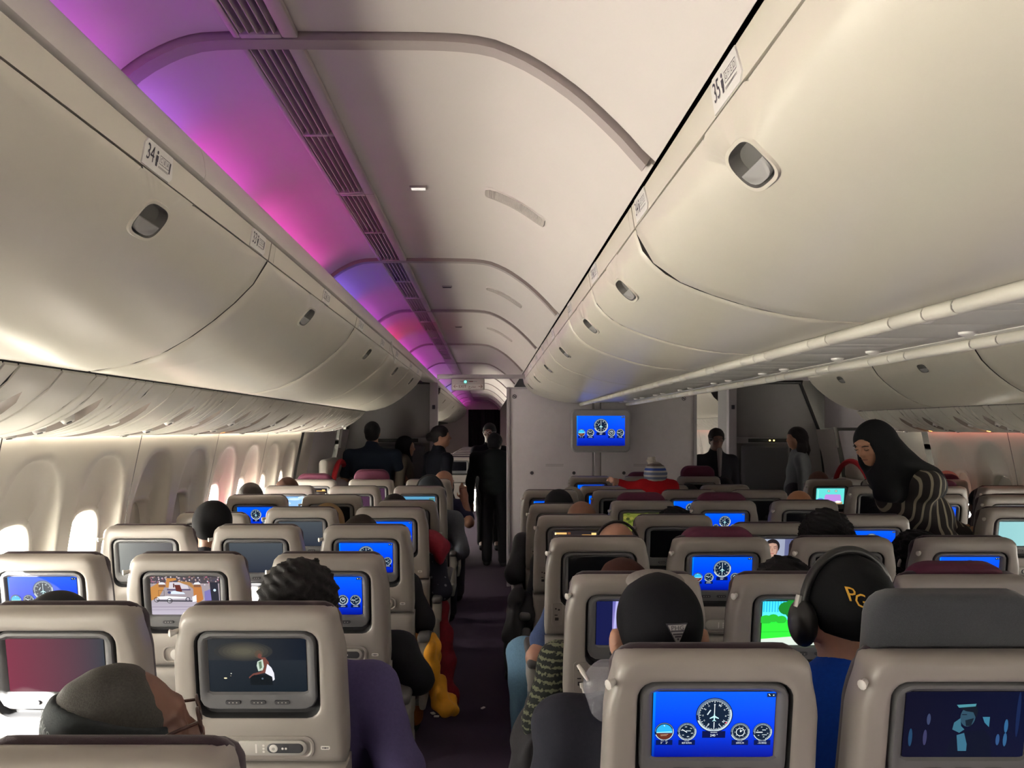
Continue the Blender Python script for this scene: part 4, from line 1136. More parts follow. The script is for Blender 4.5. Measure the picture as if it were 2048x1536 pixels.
# lavatory walls beside the doors, with crew seat and console
M_CREW = mat('crew_seat_cloth', (.12, .12, .125), .85, noise=.15, nscale=200, bump=.2)
def lav(mir):
    X = (lambda q: 2 * XC - q) if mir else (lambda q: q)
    sgn = -1 if mir else 1
    root = tag(empty('lavatory_wall', (X(-1.18), 9.8, 0)), 'dark grey lavatory wall with folded crew seat, %s side' % ('right' if mir else 'left'), 'partition', 'lavatory walls')
    def Q(x): return sgn * (x + 1.18)
    prof = [(-.70, 0), (-.70, 2.16), (-1.50, 2.16), (-1.74, 1.55), (-1.80, 1.0), (-1.66, 0)]
    b = MB(); b.loops([[(Q(x), y, z) for x, z in prof] for y in (0, .7)], 0, close=True, cap0=True); b.build('wall_panel', M_PARTD, root)
    b = MB()
    for (x0, z0), (x1, z1) in zip(prof[1:4], prof[2:5]):
        b.tube([(Q(x0), -.012, z0), (Q(x1), -.012, z1)], .018, 8)
    b.build('edge_seal', M_BLACK, root)
    b = MB(); b.box((Q(-.66), -.02, 1.08), (.10, .10, 2.16), .012); b.build('post', M_POST, root)
    b = MB(); b.box((Q(-.66), -.08, 1.86), (.035, .02, .05), .004); b.build('post_latch', M_INK, root)
    cxx = -1.05
    b = MB(); b.box((Q(cxx), -.03, 1.455), (.72, .06, .075), .010); b.build('console', M_PARTD, root)
    b = MB(); b.box((Q(cxx - .05), -.063, 1.455), (.50, .004, .042), .001); b.build('console_slot', M_BLACK, root)
    if mir:
        b = MB()
        for q in (-.02, .03): b.tube([(Q(cxx - .08) + q, -.066, 1.455), (Q(cxx - .08) + q, -.070, 1.455)], .009, 10)
        b.build('console_lights', mat('console_amber', (.8, .6, .2), .4, emit=(1, .7, .15), estr=4), root)
    b = MB(); b.box((Q(cxx), -.05, 1.12), (.56, .10, .54), .03, seg=3); b.build('seat_back', M_CREW, root)
    b = MB(); b.box((Q(cxx), -.09, .62), (.56, .16, .42), .03, seg=3); b.build('folded_seat', M_CREW, root)
    return root
lav(False); lav(True)

# doors with slide bustle and red arc
def door(n, mir):
    X = (lambda q: 2 * XC - q) if mir else (lambda q: q)
    root = tag(empty('door_%d' % n, (0, 0, 0)), kind='structure')
    b = MB(); strip(b, S_WALL, 7.42, 7.85, 0, S_WALL.L, 14, mirror=mir); strip(b, S_WALL, 9.30, 9.82, 0, S_WALL.L, 14, mirror=mir); b.build('door_frame', M_WALL, root)
    b = MB(); strip(b, S_WALL, 7.86, 9.29, 0.03, S_WALL.L, 14, dep=.05, mirror=mir, thick=.02); b.build('door_panel', M_PART, root)
    b = MB(); b.box((X(-1.66), 8.58, .62), (.26, 1.12, .86), .09, seg=4); b.build('slide_bustle', M_WHITE, root)
    b = MB(); pts = []
    for k in range(22):
        a = math.pi * k / 21; pts.append((X(-1.60 + .02 * math.sin(a)), 8.58 - .50 * math.cos(a), .72 + .53 * math.sin(a)))
    b.tube(pts, .028, 8); b.build('red_arc', M_RED, root)
    b = MB(); b.box((X(-1.70), 8.58, 1.16), (.10, .70, .24), .05, seg=3); b.build('upper_cover', M_WALL, root)
    b = MB(); b.tube([(X(-1.68), 9.22, 1.62), (X(-1.70), 9.22, 1.5), (X(-1.71), 9.22, 1.38)], .018, 8); b.build('assist_handle', M_ARM, root)
    # ceiling over the door area
    b = MB(); b.box((X(-1.24), 8.65, 2.20), (1.20, 2.2, .03)); b.box((X(-1.80), 8.65, 1.92), (.03, 2.2, .62)); b.build('door_header', M_PART, root)
    return root
door(1, False); door(2, True)
# far partition with a curtained doorway
b = MB()
for x0, x1, z0, z1 in ((-1.9, -.58, 0, 2.5), (.36, 1.6, 0, 2.5), (-.58, .36, 2.16, 2.5)):
    b.box(((x0 + x1) / 2, 23.6, (z0 + z1) / 2), (x1 - x0, .08, z1 - z0))
fp = tag(b.build('far_partition', M_FARP if 'M_FARP' in globals() else mat('far_partition', (.45, .36, .36), .5, noise=.03)), 'pale far partition with a dark curtained doorway at the aisle end', 'partition')
b = MB(); L = []
for z in (0.02, 2.16):
    L.append([(-.58 + .94 * k / 40, 23.75 + .03 * math.sin(k * 1.3), z) for k in range(41)])
b.loops(L, 0, close=False, closed=False); tag(b.build('curtain', mat('curtain_cloth', (.012, .006, .012), .95, noise=.2)), 'dark pleated curtain hanging in the far doorway', 'curtain')

# sidewall wash light under the right service strip (pinkish); added fill on the left
M_WASH = mat('wash_pink', (.2, .1, .1), .5, emit=(1.0, .22, .16), estr=3.5)
for a, c in ((4.4, 5.5), (5.5, 7.3), (10.8, 14), (14, 17.4)):
    b = MB(); b.box((2 * XC + 1.675, (a + c) / 2, 1.5785), (.012, c - a - .02, .005)); b.build('wash_light', M_WASH, WALL_RIGHT)

M_FILL_L = mat('wall_fill_warm', (.2, .2, .2), .5, emit=(1.0, .86, .68), estr=11.0)  # unseen strip added to brighten the left window wall
for a, c in ((-5.0, -2), (-2, 1), (1, 3), (3, 5), (5, 7.3)):
    b = MB(); b.box((-1.680, (a + c) / 2, 1.5785), (.012, c - a - .02, .005)); b.build('wash_light', M_FILL_L, WALL_LEFT)
# ------------------------------------------------------------------ people: smooth implicit bodies turned into one continuous mesh
def surface_nets(f, org, h):
    nx, ny, nz = f.shape
    ins = f < 0
    c = np.zeros((nx - 1, ny - 1, nz - 1), np.int8)
    offs = [(i, j, k) for i in (0, 1) for j in (0, 1) for k in (0, 1)]
    for i, j, k in offs: c += ins[i:nx - 1 + i, j:ny - 1 + j, k:nz - 1 + k]
    act = (c > 0) & (c < 8)
    idx = np.argwhere(act)
    if len(idx) == 0: return np.zeros((0, 3)), []
    acc = np.zeros((len(idx), 3)); cnt = np.zeros(len(idx))
    vals = {o: f[idx[:, 0] + o[0], idx[:, 1] + o[1], idx[:, 2] + o[2]] for o in offs}
    for a in offs:
        for d in range(3):
            if a[d] == 0:
                b = list(a); b[d] = 1; b = tuple(b)
                va, vb = vals[a], vals[b]
                m = (va < 0) != (vb < 0)
                t = va / np.where(np.abs(va - vb) < 1e-12, 1e-12, va - vb)
                p = np.array(a, float)[None].repeat(len(idx), 0); p[:, d] = t
                acc[m] += p[m]; cnt[m] += 1
    V = (idx + acc / cnt[:, None]) * h + np.array(org)
    num = -np.ones(act.shape, np.int64); num[tuple(idx.T)] = np.arange(len(idx))
    F = []
    for d in range(3):
        u, w_ = (d + 1) % 3, (d + 2) % 3
        sl0 = [slice(None)] * 3; sl1 = [slice(None)] * 3
        sl0[d] = slice(0, -1); sl1[d] = slice(1, None)
        e = ins[tuple(sl0)] != ins[tuple(sl1)]
        q = np.argwhere(e)
        ok = np.ones(len(q), bool)
        for ax in (u, w_): ok &= (q[:, ax] > 0) & (q[:, ax] < f.shape[ax] - 1)
        q = q[ok]
        def cell(du, dw):
            r = q.copy(); r[:, u] -= du; r[:, w_] -= dw; return num[tuple(r.T)]
        quad = np.stack([cell(0, 0), cell(1, 0), cell(1, 1), cell(0, 1)], 1)
        s = ins[tuple(q.T)]
        quad[~s] = quad[~s][:, ::-1]
        F.append(quad)
    F = np.concatenate(F)
    return V, F[(F >= 0).all(1)]

class SDF:
    def __init__(self): self.ops = []
    def cone(self, a, b, ra, rb, k=0.03, grow=True): self.ops.append(('c', np.array(a, float), np.array(b, float), ra, rb, k, 1)); return self
    def ell(self, c, r, R=None, k=0.03, sub=False): self.ops.append(('e', np.array(c, float), np.array(r, float), None if R is None else np.array(R), 0, k, -1 if sub else 1)); return self
    def clip(self, p, n, k=0.004): self.ops.append(('p', np.array(p, float), np.array(n, float) / np.linalg.norm(n), 0, 0, k, -1)); return self
    def chain(self, pts, rs, k=0.03):
        for i in range(len(pts) - 1): self.cone(pts[i], pts[i + 1], rs[i], rs[i + 1], k)
        return self
    def bounds(self):
        lo, hi = np.full(3, 1e9), np.full(3, -1e9)
        for o in self.ops:
            if o[6] < 0: continue
            if o[0] == 'c':
                r = max(o[3], o[4]); lo = np.minimum(lo, np.minimum(o[1], o[2]) - r); hi = np.maximum(hi, np.maximum(o[1], o[2]) + r)
            else:
                r = o[2].max() if o[3] is not None else o[2]; lo = np.minimum(lo, o[1] - r); hi = np.maximum(hi, o[1] + r)
        return lo - .02, hi + .02
    def mesh(self, h, fold=0.0, fscale=30.0, seed=0, offset=0.0):
        lo, hi = self.bounds(); lo = lo - offset; hi = hi + offset
        n = np.ceil((hi - lo) / h).astype(int) + 2
        f = np.full(n, 0.25, np.float32)
        ax = [lo[i] + h * np.arange(n[i]) for i in range(3)]
        for typ, a, b, p, q, k, sg in self.ops:
            if typ == 'c':
                r = max(p, q) + k + .07; l0 = np.minimum(a, b) - r; h0 = np.maximum(a, b) + r
            elif typ == 'e':
                r = (b.max() if p is not None else b) + k + .07; l0, h0 = a - r, a + r
            else: l0, h0 = lo, hi
            i0 = np.clip(np.floor((l0 - lo) / h).astype(int), 0, n); i1 = np.clip(np.ceil((h0 - lo) / h).astype(int) + 1, 0, n)
            if (i1 <= i0).any(): continue
            X, Y, Z = np.meshgrid(ax[0][i0[0]:i1[0]], ax[1][i0[1]:i1[1]], ax[2][i0[2]:i1[2]], indexing='ij', sparse=True)
            if typ == 'c':
                ab = b - a; L2 = max(ab @ ab, 1e-9)
                t = np.clip(((X - a[0]) * ab[0] + (Y - a[1]) * ab[1] + (Z - a[2]) * ab[2]) / L2, 0, 1)
                d = np.sqrt((X - a[0] - t * ab[0]) ** 2 + (Y - a[1] - t * ab[1]) ** 2 + (Z - a[2] - t * ab[2]) ** 2) - (p + (q - p) * t)
            elif typ == 'e':
                x, y, z = X - a[0], Y - a[1], Z - a[2]
                if p is not None:
                    x, y, z = p[0][0] * x + p[1][0] * y + p[2][0] * z, p[0][1] * x + p[1][1] * y + p[2][1] * z, p[0][2] * x + p[1][2] * y + p[2][2] * z
                k0 = np.sqrt((x / b[0]) ** 2 + (y / b[1]) ** 2 + (z / b[2]) ** 2); k1 = np.sqrt((x / b[0] ** 2) ** 2 + (y / b[1] ** 2) ** 2 + (z / b[2] ** 2) ** 2)
                d = k0 * (k0 - 1) / np.maximum(k1, 1e-9)
            else:
                d = (X - a[0]) * b[0] + (Y - a[1]) * b[1] + (Z - a[2]) * b[2]
            sl = tuple(slice(i0[i], i1[i]) for i in range(3))
            g = f[sl]
            if sg > 0:
                m = np.maximum(k - np.abs(g - d), 0) / k
                f[sl] = np.minimum(g, d) - m * m * k * .25
            else:
                d = -d if typ == 'e' else d
                m = np.maximum(k - np.abs(g - d), 0) / k
                f[sl] = np.maximum(g, d) + m * m * k * .25
        if fold:
            r = random.Random(seed)
            X, Y, Z = np.meshgrid(*ax, indexing='ij', sparse=True)
            w_ = 0
            for _ in range(4):
                kx, ky, kz = (r.uniform(-1, 1) * fscale for _ in range(3)); w_ = w_ + np.sin(kx * X + ky * Y + kz * 1.4 * Z + r.uniform(0, 6.28))
            f = f + fold * .5 * w_
        return surface_nets(f - offset, lo, h)

def mesh_obj(name, VF, m, parent=None, angle=80, loc=None):
    V, F = VF
    me = bpy.data.meshes.new(name)
    me.from_pydata([tuple(v) for v in V.tolist()], [], [list(q) for q in np.asarray(F).tolist()])
    for q in (m if isinstance(m, (list, tuple)) else [m]): me.materials.append(q)
    me.shade_smooth(); me.update()
    o = bpy.data.objects.new(name, me)
    if loc: o.location = loc
    return link(o, parent)

_CM = {}
def cmat(col, rough=.85, noise=.18, nscale=120, bump=.25, bscale=350, sheen=0.0):
    key = (col, rough, noise, nscale)
    if key not in _CM: _CM[key] = mat('cloth', col, rough, spec=.2, noise=noise, nscale=nscale, bump=bump, bscale=bscale, sheen=sheen)
    return _CM[key]
def skin(col): 
    key = ('skin', col)
    if key not in _CM: _CM[key] = mat('skin', col, .5, noise=.10, nscale=40, bump=.05, bscale=300)
    return _CM[key]
def hairm(col):
    key = ('hair', col)
    if key not in _CM: _CM[key] = mat('hair', col, .75, spec=.25, noise=.4, nscale=260, bump=.6, bscale=420)
    return _CM[key]
SK_L, SK_M, SK_T, SK_D = (.42, .22, .15), (.30, .15, .095), (.22, .10, .06), (.10, .045, .03)
BLK = (.006, .006, .008)

def rotm(yaw, pitch, roll):
    return np.array((Matrix.Rotation(yaw, 3, 'Z') @ Matrix.Rotation(pitch, 3, 'X') @ Matrix.Rotation(roll, 3, 'Y')))

def arm_hand(s, W, D, U, side, curl=.6, sc=1.0):
    """palm + five unequal bent fingers at wrist W pointing along D, U = back of the hand"""
    D = np.array(D, float); D /= np.linalg.norm(D); U = np.array(U, float); U -= D * (U @ D); U /= np.linalg.norm(U)
    S = np.cross(D, U) * side
    P = np.array(W) + D * .045 * sc
    s.cone(np.array(W), P, .026 * sc, .034 * sc, .02); s.cone(P, P + D * .035 * sc, .034 * sc, .032 * sc, .02)
    for i, ln in enumerate((.070, .078, .072, .055)):
        b = P + D * .045 * sc + S * (.030 - i * .020) * sc
        c1, c2_ = curl * .6, curl * 1.3
        m = b + (D * math.cos(c1) - U * math.sin(c1)) * ln * .55 * sc
        e = m + (D * math.cos(c2_) - U * math.sin(c2_)) * ln * .5 * sc
        s.chain([b, m, e], [.0098 * sc, .0090 * sc, .0075 * sc], .006)
    t0 = np.array(W) + D * .03 * sc + S * .028 * sc; t1 = t0 + (D * .6 + S * .7 - U * .2) * .04 * sc; t2 = t1 + (D * .9 + S * .15 - U * .3) * .032 * sc
    s.chain([t0, t1, t2], [.013 * sc, .011 * sc, .009 * sc], .008)

def head_ops(s, H, R, sc=1.0, neck=None, face=True, ear=None):
    def T(p): return np.array(H) + R @ (np.array(p) * sc)
    s.ell(T((0, -.012, .030)), np.array((.077, .097, .088)) * sc, R, .03)
    s.ell(T((0, .026, -.040)), np.array((.060, .068, .072)) * sc, R, .04)
    s.ell(T((0, .062, -.092)), np.array((.026, .022, .020)) * sc, R, .03)
    for q in (-1, 1):
        if ear: s.ell(T((q * .096, -.012, -.014)), np.array((.016, .022, .036)) * sc, R, .012); s.ell(T((q * .08, -.008, -.034)), np.array((.016, .018, .03)) * sc, R, .01)
        else: s.ell(T((q * .079, -.008, -.008)), np.array((.010, .020, .033)) * sc, R, .008)
    if face:
        for q in (-1, 1): s.ell(T((q * .033, .104, .006)), np.array((.019, .018, .013)) * sc, R, .012, True)
        s.ell(T((0, .082, .030)), np.array((.052, .016, .012)) * sc, R, .02)
        s.cone(T((0, .088, .012)), T((0, .112, -.030)), .008 * sc, .013 * sc, .010)
        for q in (-1, 1): s.ell(T((q * .011, .098, -.034)), np.array((.009, .011, .008)) * sc, R, .006)
        for q in (-1, 1): s.ell(T((q * .042, .068, -.028)), np.array((.020, .018, .016)) * sc, R, .02)
        s.ell(T((0, .090, -.058)), np.array((.022, .010, .006)) * sc, R, .005); s.ell(T((0, .089, -.069)), np.array((.020, .010, .007)) * sc, R, .005)
        for q in (-1, 1): s.ell(T((q * .033, .090, .004)), np.array((.014, .011, .010)) * sc, R, .004)
    if neck is not None: s.cone(T((0, -.022, -.055)), neck, .052 * sc, .060 * sc, .035)

def hair_sdf(H, R, style, sc=1.0):
    s = SDF()
    def T(p): return np.array(H) + R @ (np.array(p) * sc)
    def E(c, r, k=.02): s.ell(T(c), np.array(r) * sc, R, k)
    if style in ('short', 'curly', 'afro', 'buzz'):
        g = {'short': .012, 'curly': .024, 'afro': .028, 'buzz': .005}[style]
        E((0, -.014, .034), (.078 + g, .098 + g, .088 + g)); E((0, -.05, -.03), (.066 + g * .8, .055 + g * .8, .055))
        s.clip(T((0, .075, .02)), R @ np.array((0, 1, -.55)), .01)
        s.clip(T((0, -.06, -.085)), R @ np.array((0, -.2, -1)), .01)
    elif style == 'fringe':
        E((0, -.014, .034), (.088, .108, .098)); E((0, -.05, -.05), (.078, .065, .09)); s.clip(T((0, .085, .02)), R @ np.array((0, 1, -.4)), .01)
    elif style == 'bun':
        E((0, -.014, .034), (.086, .106, .096)); E((0, -.05, -.02), (.07, .06, .06)); s.clip(T((0, .085, .02)), R @ np.array((0, 1, -.35)), .01)
        E((0, -.125, .0), (.05, .048, .05))
    elif style == 'long':
        E((0, -.014, .034), (.088, .108, .098)); s.clip(T((0, .078, .02)), R @ np.array((0, 1, -.5)), .01)
        s.chain([T((.05, -.04, -.01)), T((.075, -.03, -.12)), T((.08, .0, -.24)), T((.07, .03, -.33))], [.05 * sc, .048 * sc, .04 * sc, .015 * sc], .04)
        s.chain([T((-.05, -.04, -.01)), T((-.075, -.03, -.12)), T((-.08, .0, -.24)), T((-.07, .03, -.33))], [.05 * sc, .048 * sc, .04 * sc, .015 * sc], .04)
        s.chain([T((0, -.07, -.0)), T((0, -.09, -.14)), T((0, -.09, -.28))], [.07 * sc, .065 * sc, .03 * sc], .04)
    elif style == 'balding':
        E((0, -.020, .012), (.086, .104, .085)); s.clip(T((0, -.02, .06)), R @ np.array((0, .45, 1)), .015); s.clip(T((0, .05, .0)), R @ np.array((0, 1, -.2)), .01); s.clip(T((0, -.06, -.085)), R @ np.array((0, -.2, -1)), .01)
    elif style == 'cap':
        E((0, -.012, .045), (.088, .108, .092)); s.clip(T((0, 0, .012)), R @ np.array((0, -.12, -1)), .004)
        s.ell(T((0, .125, .018)), np.array((.072, .075, .008)) * sc, R, .01)
        s.ell(T((0, -.01, .138)), np.array((.010, .010, .006)) * sc, R, .006)
    elif style == 'capback':
        E((0, -.014, .025), (.090, .110, .104)); E((0, -.014, .050), (.082, .100, .082), .03); s.clip(T((0, 0, -.030)), R @ np.array((0, .12, -1)), .004)
        s.ell(T((0, .0, .134)), np.array((.010, .010, .006)) * sc, R, .003)
    elif style == 'beanie':
        E((0, -.014, .035), (.088, .108, .100)); s.clip(T((0, 0, -.035)), R @ np.array((0, .4, -1)), .006)
    elif style == 'hijab':
        E((0, -.016, .030), (.094, .114, .104)); E((0, -.025, -.05), (.092, .10, .10), .05)
        s.cone(T((0, -.01, -.08)), T((0, -.02, -.16)), .085 * sc, .11 * sc, .05)
        s.ell(T((0, .105, -.022)), np.array((.060, .095, .088)) * sc, R, .012, True)
    return s

PEOPLE = []
def person(name, label, base, H, face=(0, 0, 0), seated=True, sk=SK_M, hair=('short', BLK), shirt=(.02, .02, .03), pants=(.03, .03, .04), h=.016, sc=1.0,
           arms=None, lean=0.0, width=1.0, hands=True, shirt_mat=None, cover=None, pose=None, bend=(0, 0), facing=0.0, torso_y=0.0, sleeves='long', group=None, knee=None):
    """base: floor point under the body; H: head centre (world). arms: {side: (shoulder, elbow, wrist)} in world offsets from base"""
    bx, by, bz = base
    root = tag(empty(name, (bx, by, bz)), label, 'person', group)
    O = np.array((bx, by, bz)); Hl = np.array(H) - O
    R = rotm(*face)
    c, s_ = math.cos(facing), math.sin(facing)
    def W(p):           # body frame (x right, y forward) -> local
        x, y, z = p; return np.array((x * c - y * s_, x * s_ + y * c, z))
    b = SDF(); sh = SDF(); pt = SDF()
    nb = Hl + R @ np.array((0, -.03, -.13)) * sc      # neck base follows the head
    if seated:
        pel = W((0, .33, .55)); ch = np.array((nb[0] * .75 + pel[0] * .25, nb[1] * .8 + pel[1] * .2 + .0, min(nb[2] - .16, .93)))
    else:
        pel = W((bend[0], bend[1], .95 * sc)); ch = nb * .68 + pel * .32 + W((0, -.015, 0)) 
        ch[2] = nb[2] - .20 * sc if abs(nb[2] - pel[2]) > .4 * sc else ch[2]
    X = W((1, 0, 0)); Yv = W((0, 1, 0))
    Rb = rotm(facing, 0, 0)
    mid = (ch + pel) / 2
    for t in (b, sh):
        g = 0 if t is b else .012
        t.ell(ch, np.array((.168 * width + g, .108 + g, .16 + g)) * sc, Rb, .05)
        t.ell(mid, np.array((.150 * width + g, .108 + g, .16 + g)) * sc, Rb, .06)
        t.ell(pel, np.array((.165 * width + g, .122 + g, .12 + g)) * sc, Rb, .05)
        t.cone(nb + W((0, 0, -.0)), ch, (.062 + g) * sc, (.10 + g) * sc, .05)
    pt.ell(pel, np.array((.172 * width, .13, .125)) * sc, Rb, .05)
    head_ops(b, Hl, R, sc, nb, ear=bool(hair and hair[0] == 'capback'))
    shw = .185 * width * sc
    SJ = {1: ch + X * shw + np.array((0, 0, .085 * sc)), -1: ch - X * shw + np.array((0, 0, .085 * sc))}
    for t in (b, sh): t.cone(SJ[-1], SJ[1], (.060 + (0 if t is b else .012)) * sc, (.060 + (0 if t is b else .012)) * sc, .06)
    for q in (-1, 1):
        a = (arms or {}).get(q)
        if a is None:
            if seated: a = (SJ[q], SJ[q] + W((q * .05, .10, -.27)), SJ[q] + W((-q * .02, .33, -.30)))
            else: a = (SJ[q], SJ[q] + W((q * .06, -.03, -.29)) * sc, SJ[q] + W((q * .07, .05, -.53)) * sc)
        else: a = (SJ[q], np.array(a[0], float), np.array(a[1], float))
        b.chain(a, [.048 * sc, .040 * sc, .027 * sc], .03)
        if sleeves == 'long':
            e = a[1] + (a[2] - a[1]) * .94
            sh.chain([a[0], a[1], e], [.066 * sc, .056 * sc, .042 * sc], .03)
        else:
            sh.chain([a[0], a[0] + (a[1] - a[0]) * .72], [.066 * sc, .062 * sc], .03)
        if hands: arm_hand(b, a[2], a[2] - a[1], np.cross(a[2] - a[1], X * q) if abs((a[2] - a[1])[2]) < .2 else Yv, q, sc=sc)
    for q in (-1, 1):
        if seated:
            L = [pel + X * q * .09, W((q * .12, .70, .555)) + np.array((0, 0, 0)), W((q * .12, .70, .10))]
            
            if knee and q in knee: L[1] = np.array(knee[q][0], float); L[2] = np.array(knee[q][1], float)
            ft = L[2] + W((0, .16, -.05))
        else:
            L = [pel + X * q * .09 * sc, W((q * .10 * sc, .02 + bend[1] * .4, .50 * sc)), W((q * .10 * sc, -.01, .09 * sc))]
            ft = L[2] + W((0, .15 * sc, -.045 * sc))
        b.chain(L, [.085 * sc, .062 * sc, .042 * sc], .04); b.cone(L[2], ft, .042 * sc, .032 * sc, .03)
        pt.chain(L, [.098 * sc, .074 * sc, .062 * sc], .04)
    hh = h
    mesh_obj('body', b.mesh(hh), skin(sk), root)
    o = mesh_obj('shirt', sh.mesh(hh, fold=.0035, fscale=38, seed=len(PEOPLE)), shirt_mat or cmat(shirt), root)
    mesh_obj('trousers', pt.mesh(max(hh, .016), fold=.003, fscale=34, seed=len(PEOPLE) + 50), cmat(pants), root)
    b = MB()
    for q in (-1, 1):
        L2 = W((q * .12, .70, .10)) if seated else W((q * .10 * sc, -.01, .09 * sc))
        s2 = SDF().cone(L2 + np.array((0, 0, -.045 * sc)), L2 + W((0, .15 * sc, -.052 * sc)), .047 * sc, .040 * sc); s2.clip((0, 0, .004), (0, 0, -1))
        mesh_obj('shoe', s2.mesh(.016), cmat((.02, .02, .022)), root)
    if hair and hair[0]:
        VF = hair_sdf(Hl, R, hair[0], sc).mesh((.005 if hair[0] in ('curly', 'afro') else min(.008, hh * .7)) if hair[0] not in ('long',) else .009, fold=.006 if hair[0] in ('curly', 'afro') else (.0015 if hair[0] in ('short', 'fringe', 'long', 'bun') else .0), fscale=185 if hair[0] in ('curly', 'afro') else 90, seed=5)
        nm = {'cap': 'cap', 'capback': 'cap', 'beanie': 'beanie', 'hijab': 'headscarf'}.get(hair[0], 'hair')
        mesh_obj(nm, VF, (cmat(hair[1]) if nm != 'hair' else hairm(hair[1])), root)
    PEOPLE.append(root)
    return root, Hl, R

def headphones(root, H, R, sc=1.0, m=None):
    m = m or M_BLACK
    def T(p): return tuple(np.array(H) + R @ (np.array(p) * sc))
    b = MB(); b.tube([T((.102 * math.cos(a), -.01, .02 + .118 * math.sin(a))) for a in [math.pi * k / 24 for k in range(25)]], .010 * sc, 8)
    hp = b.build('headphones', m, root, 60)
    for q in (-1, 1):
        s = SDF(); s.ell(T((q * .103, -.008, -.015)), np.array((.026, .042, .052)) * sc, R, .01)
        mesh_obj('ear_cup', s.mesh(.008), m, hp)
        b = MB(); b.tube([T((q * .112, -.01, .045)), T((q * .118, -.01, .02))], .007 * sc, 8); b.build('slider', M_SILVER, hp)
def glasses(root, H, R, m=None, sc=1.0):
    def T(p): return tuple(np.array(H) + R @ (np.array(p) * sc))
    b = MB()
    for q in (-1, 1):
        b.tube([T((q * .034 + .026 * math.cos(a), .116, .004 + .020 * math.sin(a))) for a in [2 * math.pi * k / 16 for k in range(17)]], .0028, 6)
        b.tube([T((q * .060, .114, .010)), T((q * .084, .06, .012)), T((q * .086, -.02, .010))], .0030, 6)
    b.tube([T((-.009, .117, .006)), T((.009, .117, .006))], .0025, 6)
    b.build('glasses', m or M_BLACK, root)

def seat_head(u, v_top, col_y, off=.22, top=.122):
    """head centre for a seated person from the photographed head top"""
    d = col_y + off
    x, y, z = px(u, v_top, d)
    return (x, y, z - top)

def mk_dots():
    m = bpy.data.materials.new('dotted_cloth'); m.use_nodes = True; nt = m.node_tree; b = nt.nodes['Principled BSDF']; b.inputs['Roughness'].default_value = .9
    tc = nt.nodes.new('ShaderNodeTexCoord'); vo = nt.nodes.new('ShaderNodeTexVoronoi'); vo.inputs['Scale'].default_value = 26; vo.inputs['Randomness'].default_value = .2
    cr = nt.nodes.new('ShaderNodeValToRGB'); cr.color_ramp.interpolation = 'CONSTANT'; cr.color_ramp.elements[0].color = (.16, .16, .2, 1); cr.color_ramp.elements[1].color = (.010, .011, .026, 1); cr.color_ramp.elements[1].position = .2
    nt.links.new(tc.outputs['Object'], vo.inputs['Vector']); nt.links.new(vo.outputs['Distance'], cr.inputs[0]); nt.links.new(cr.outputs[0], b.inputs['Base Color'])
    return m
M_DOTS = mk_dots()
# ---- left block
def sp_(name, label, u, v, row, off=.24, bodyx=None, **kw):
    top = kw.pop('top', .122)
    H = seat_head(u, v, row, off, top)
    bx = bodyx if bodyx is not None else H[0]
    return person(name, label, (bx, row, 0), H, **kw)

# man in the nearest left seat: dark cap, glasses, head bowed to the right
y0 = LROW(0)
H1 = (-0.600, y0 + .235, 1.085)
r1, h1, R1 = person('person', 'man in dark head band and glasses bowing his head, nearest left seat', (-.575, y0, 0), H1, face=(-1.20, .20, .0), sk=(.15, .068, .045), hair=None, shirt=(.05, .05, .06), h=.012)
glasses(r1, h1, R1, mat('tortoise', (.05, .015, .01), .3, noise=.3))
hs = hair_sdf(h1, R1, 'buzz'); hs.clip(h1 + R1 @ np.array((0, .078, .02)), R1 @ np.array((0, 1, .35)), .02)
mesh_obj('hair', hs.mesh(.007, fold=.001, fscale=200), hairm((.050, .047, .043)), r1)
s = SDF(); s.ell(h1 + R1 @ np.array((0, -.014, .035)), (.0885, .1085, .1005), R1); s.clip(h1 + R1 @ np.array((0, -.10, .108)), R1 @ np.array((0, .55, 1)), .003); s.clip(h1 + R1 @ np.array((0, -.10, .0)), R1 @ np.array((0, -.35, -1)), .003); s.clip(h1 + R1 @ np.array((0, .07, 0)), R1 @ np.array((0, 1, 0)), .003)
mesh_obj('head_band', s.mesh(.007), cmat((.035, .040, .043)), r1)
b = MB(); v, f = text_geo('3AV XAKO', .026)
def on_head(p, q, rr=(.0915, .1115, .1035)):
    # project onto the cap ellipsoid: p horizontal angle, q height
    return tuple(h1 + R1 @ np.array((rr[0] * math.cos(p) * math.sqrt(max(0, 1 - (q / rr[2]) ** 2)), -.014 - rr[1] * math.sin(p) * math.sqrt(max(0, 1 - (q / rr[2]) ** 2)), .035 + q)))
b.add([on_head(1.22 - a * 6.0 , .044 + q * .8 - a * .40) for a, q in v], f); b.build('lettering', cmat((.16, .17, .17)), r1, smooth=False)

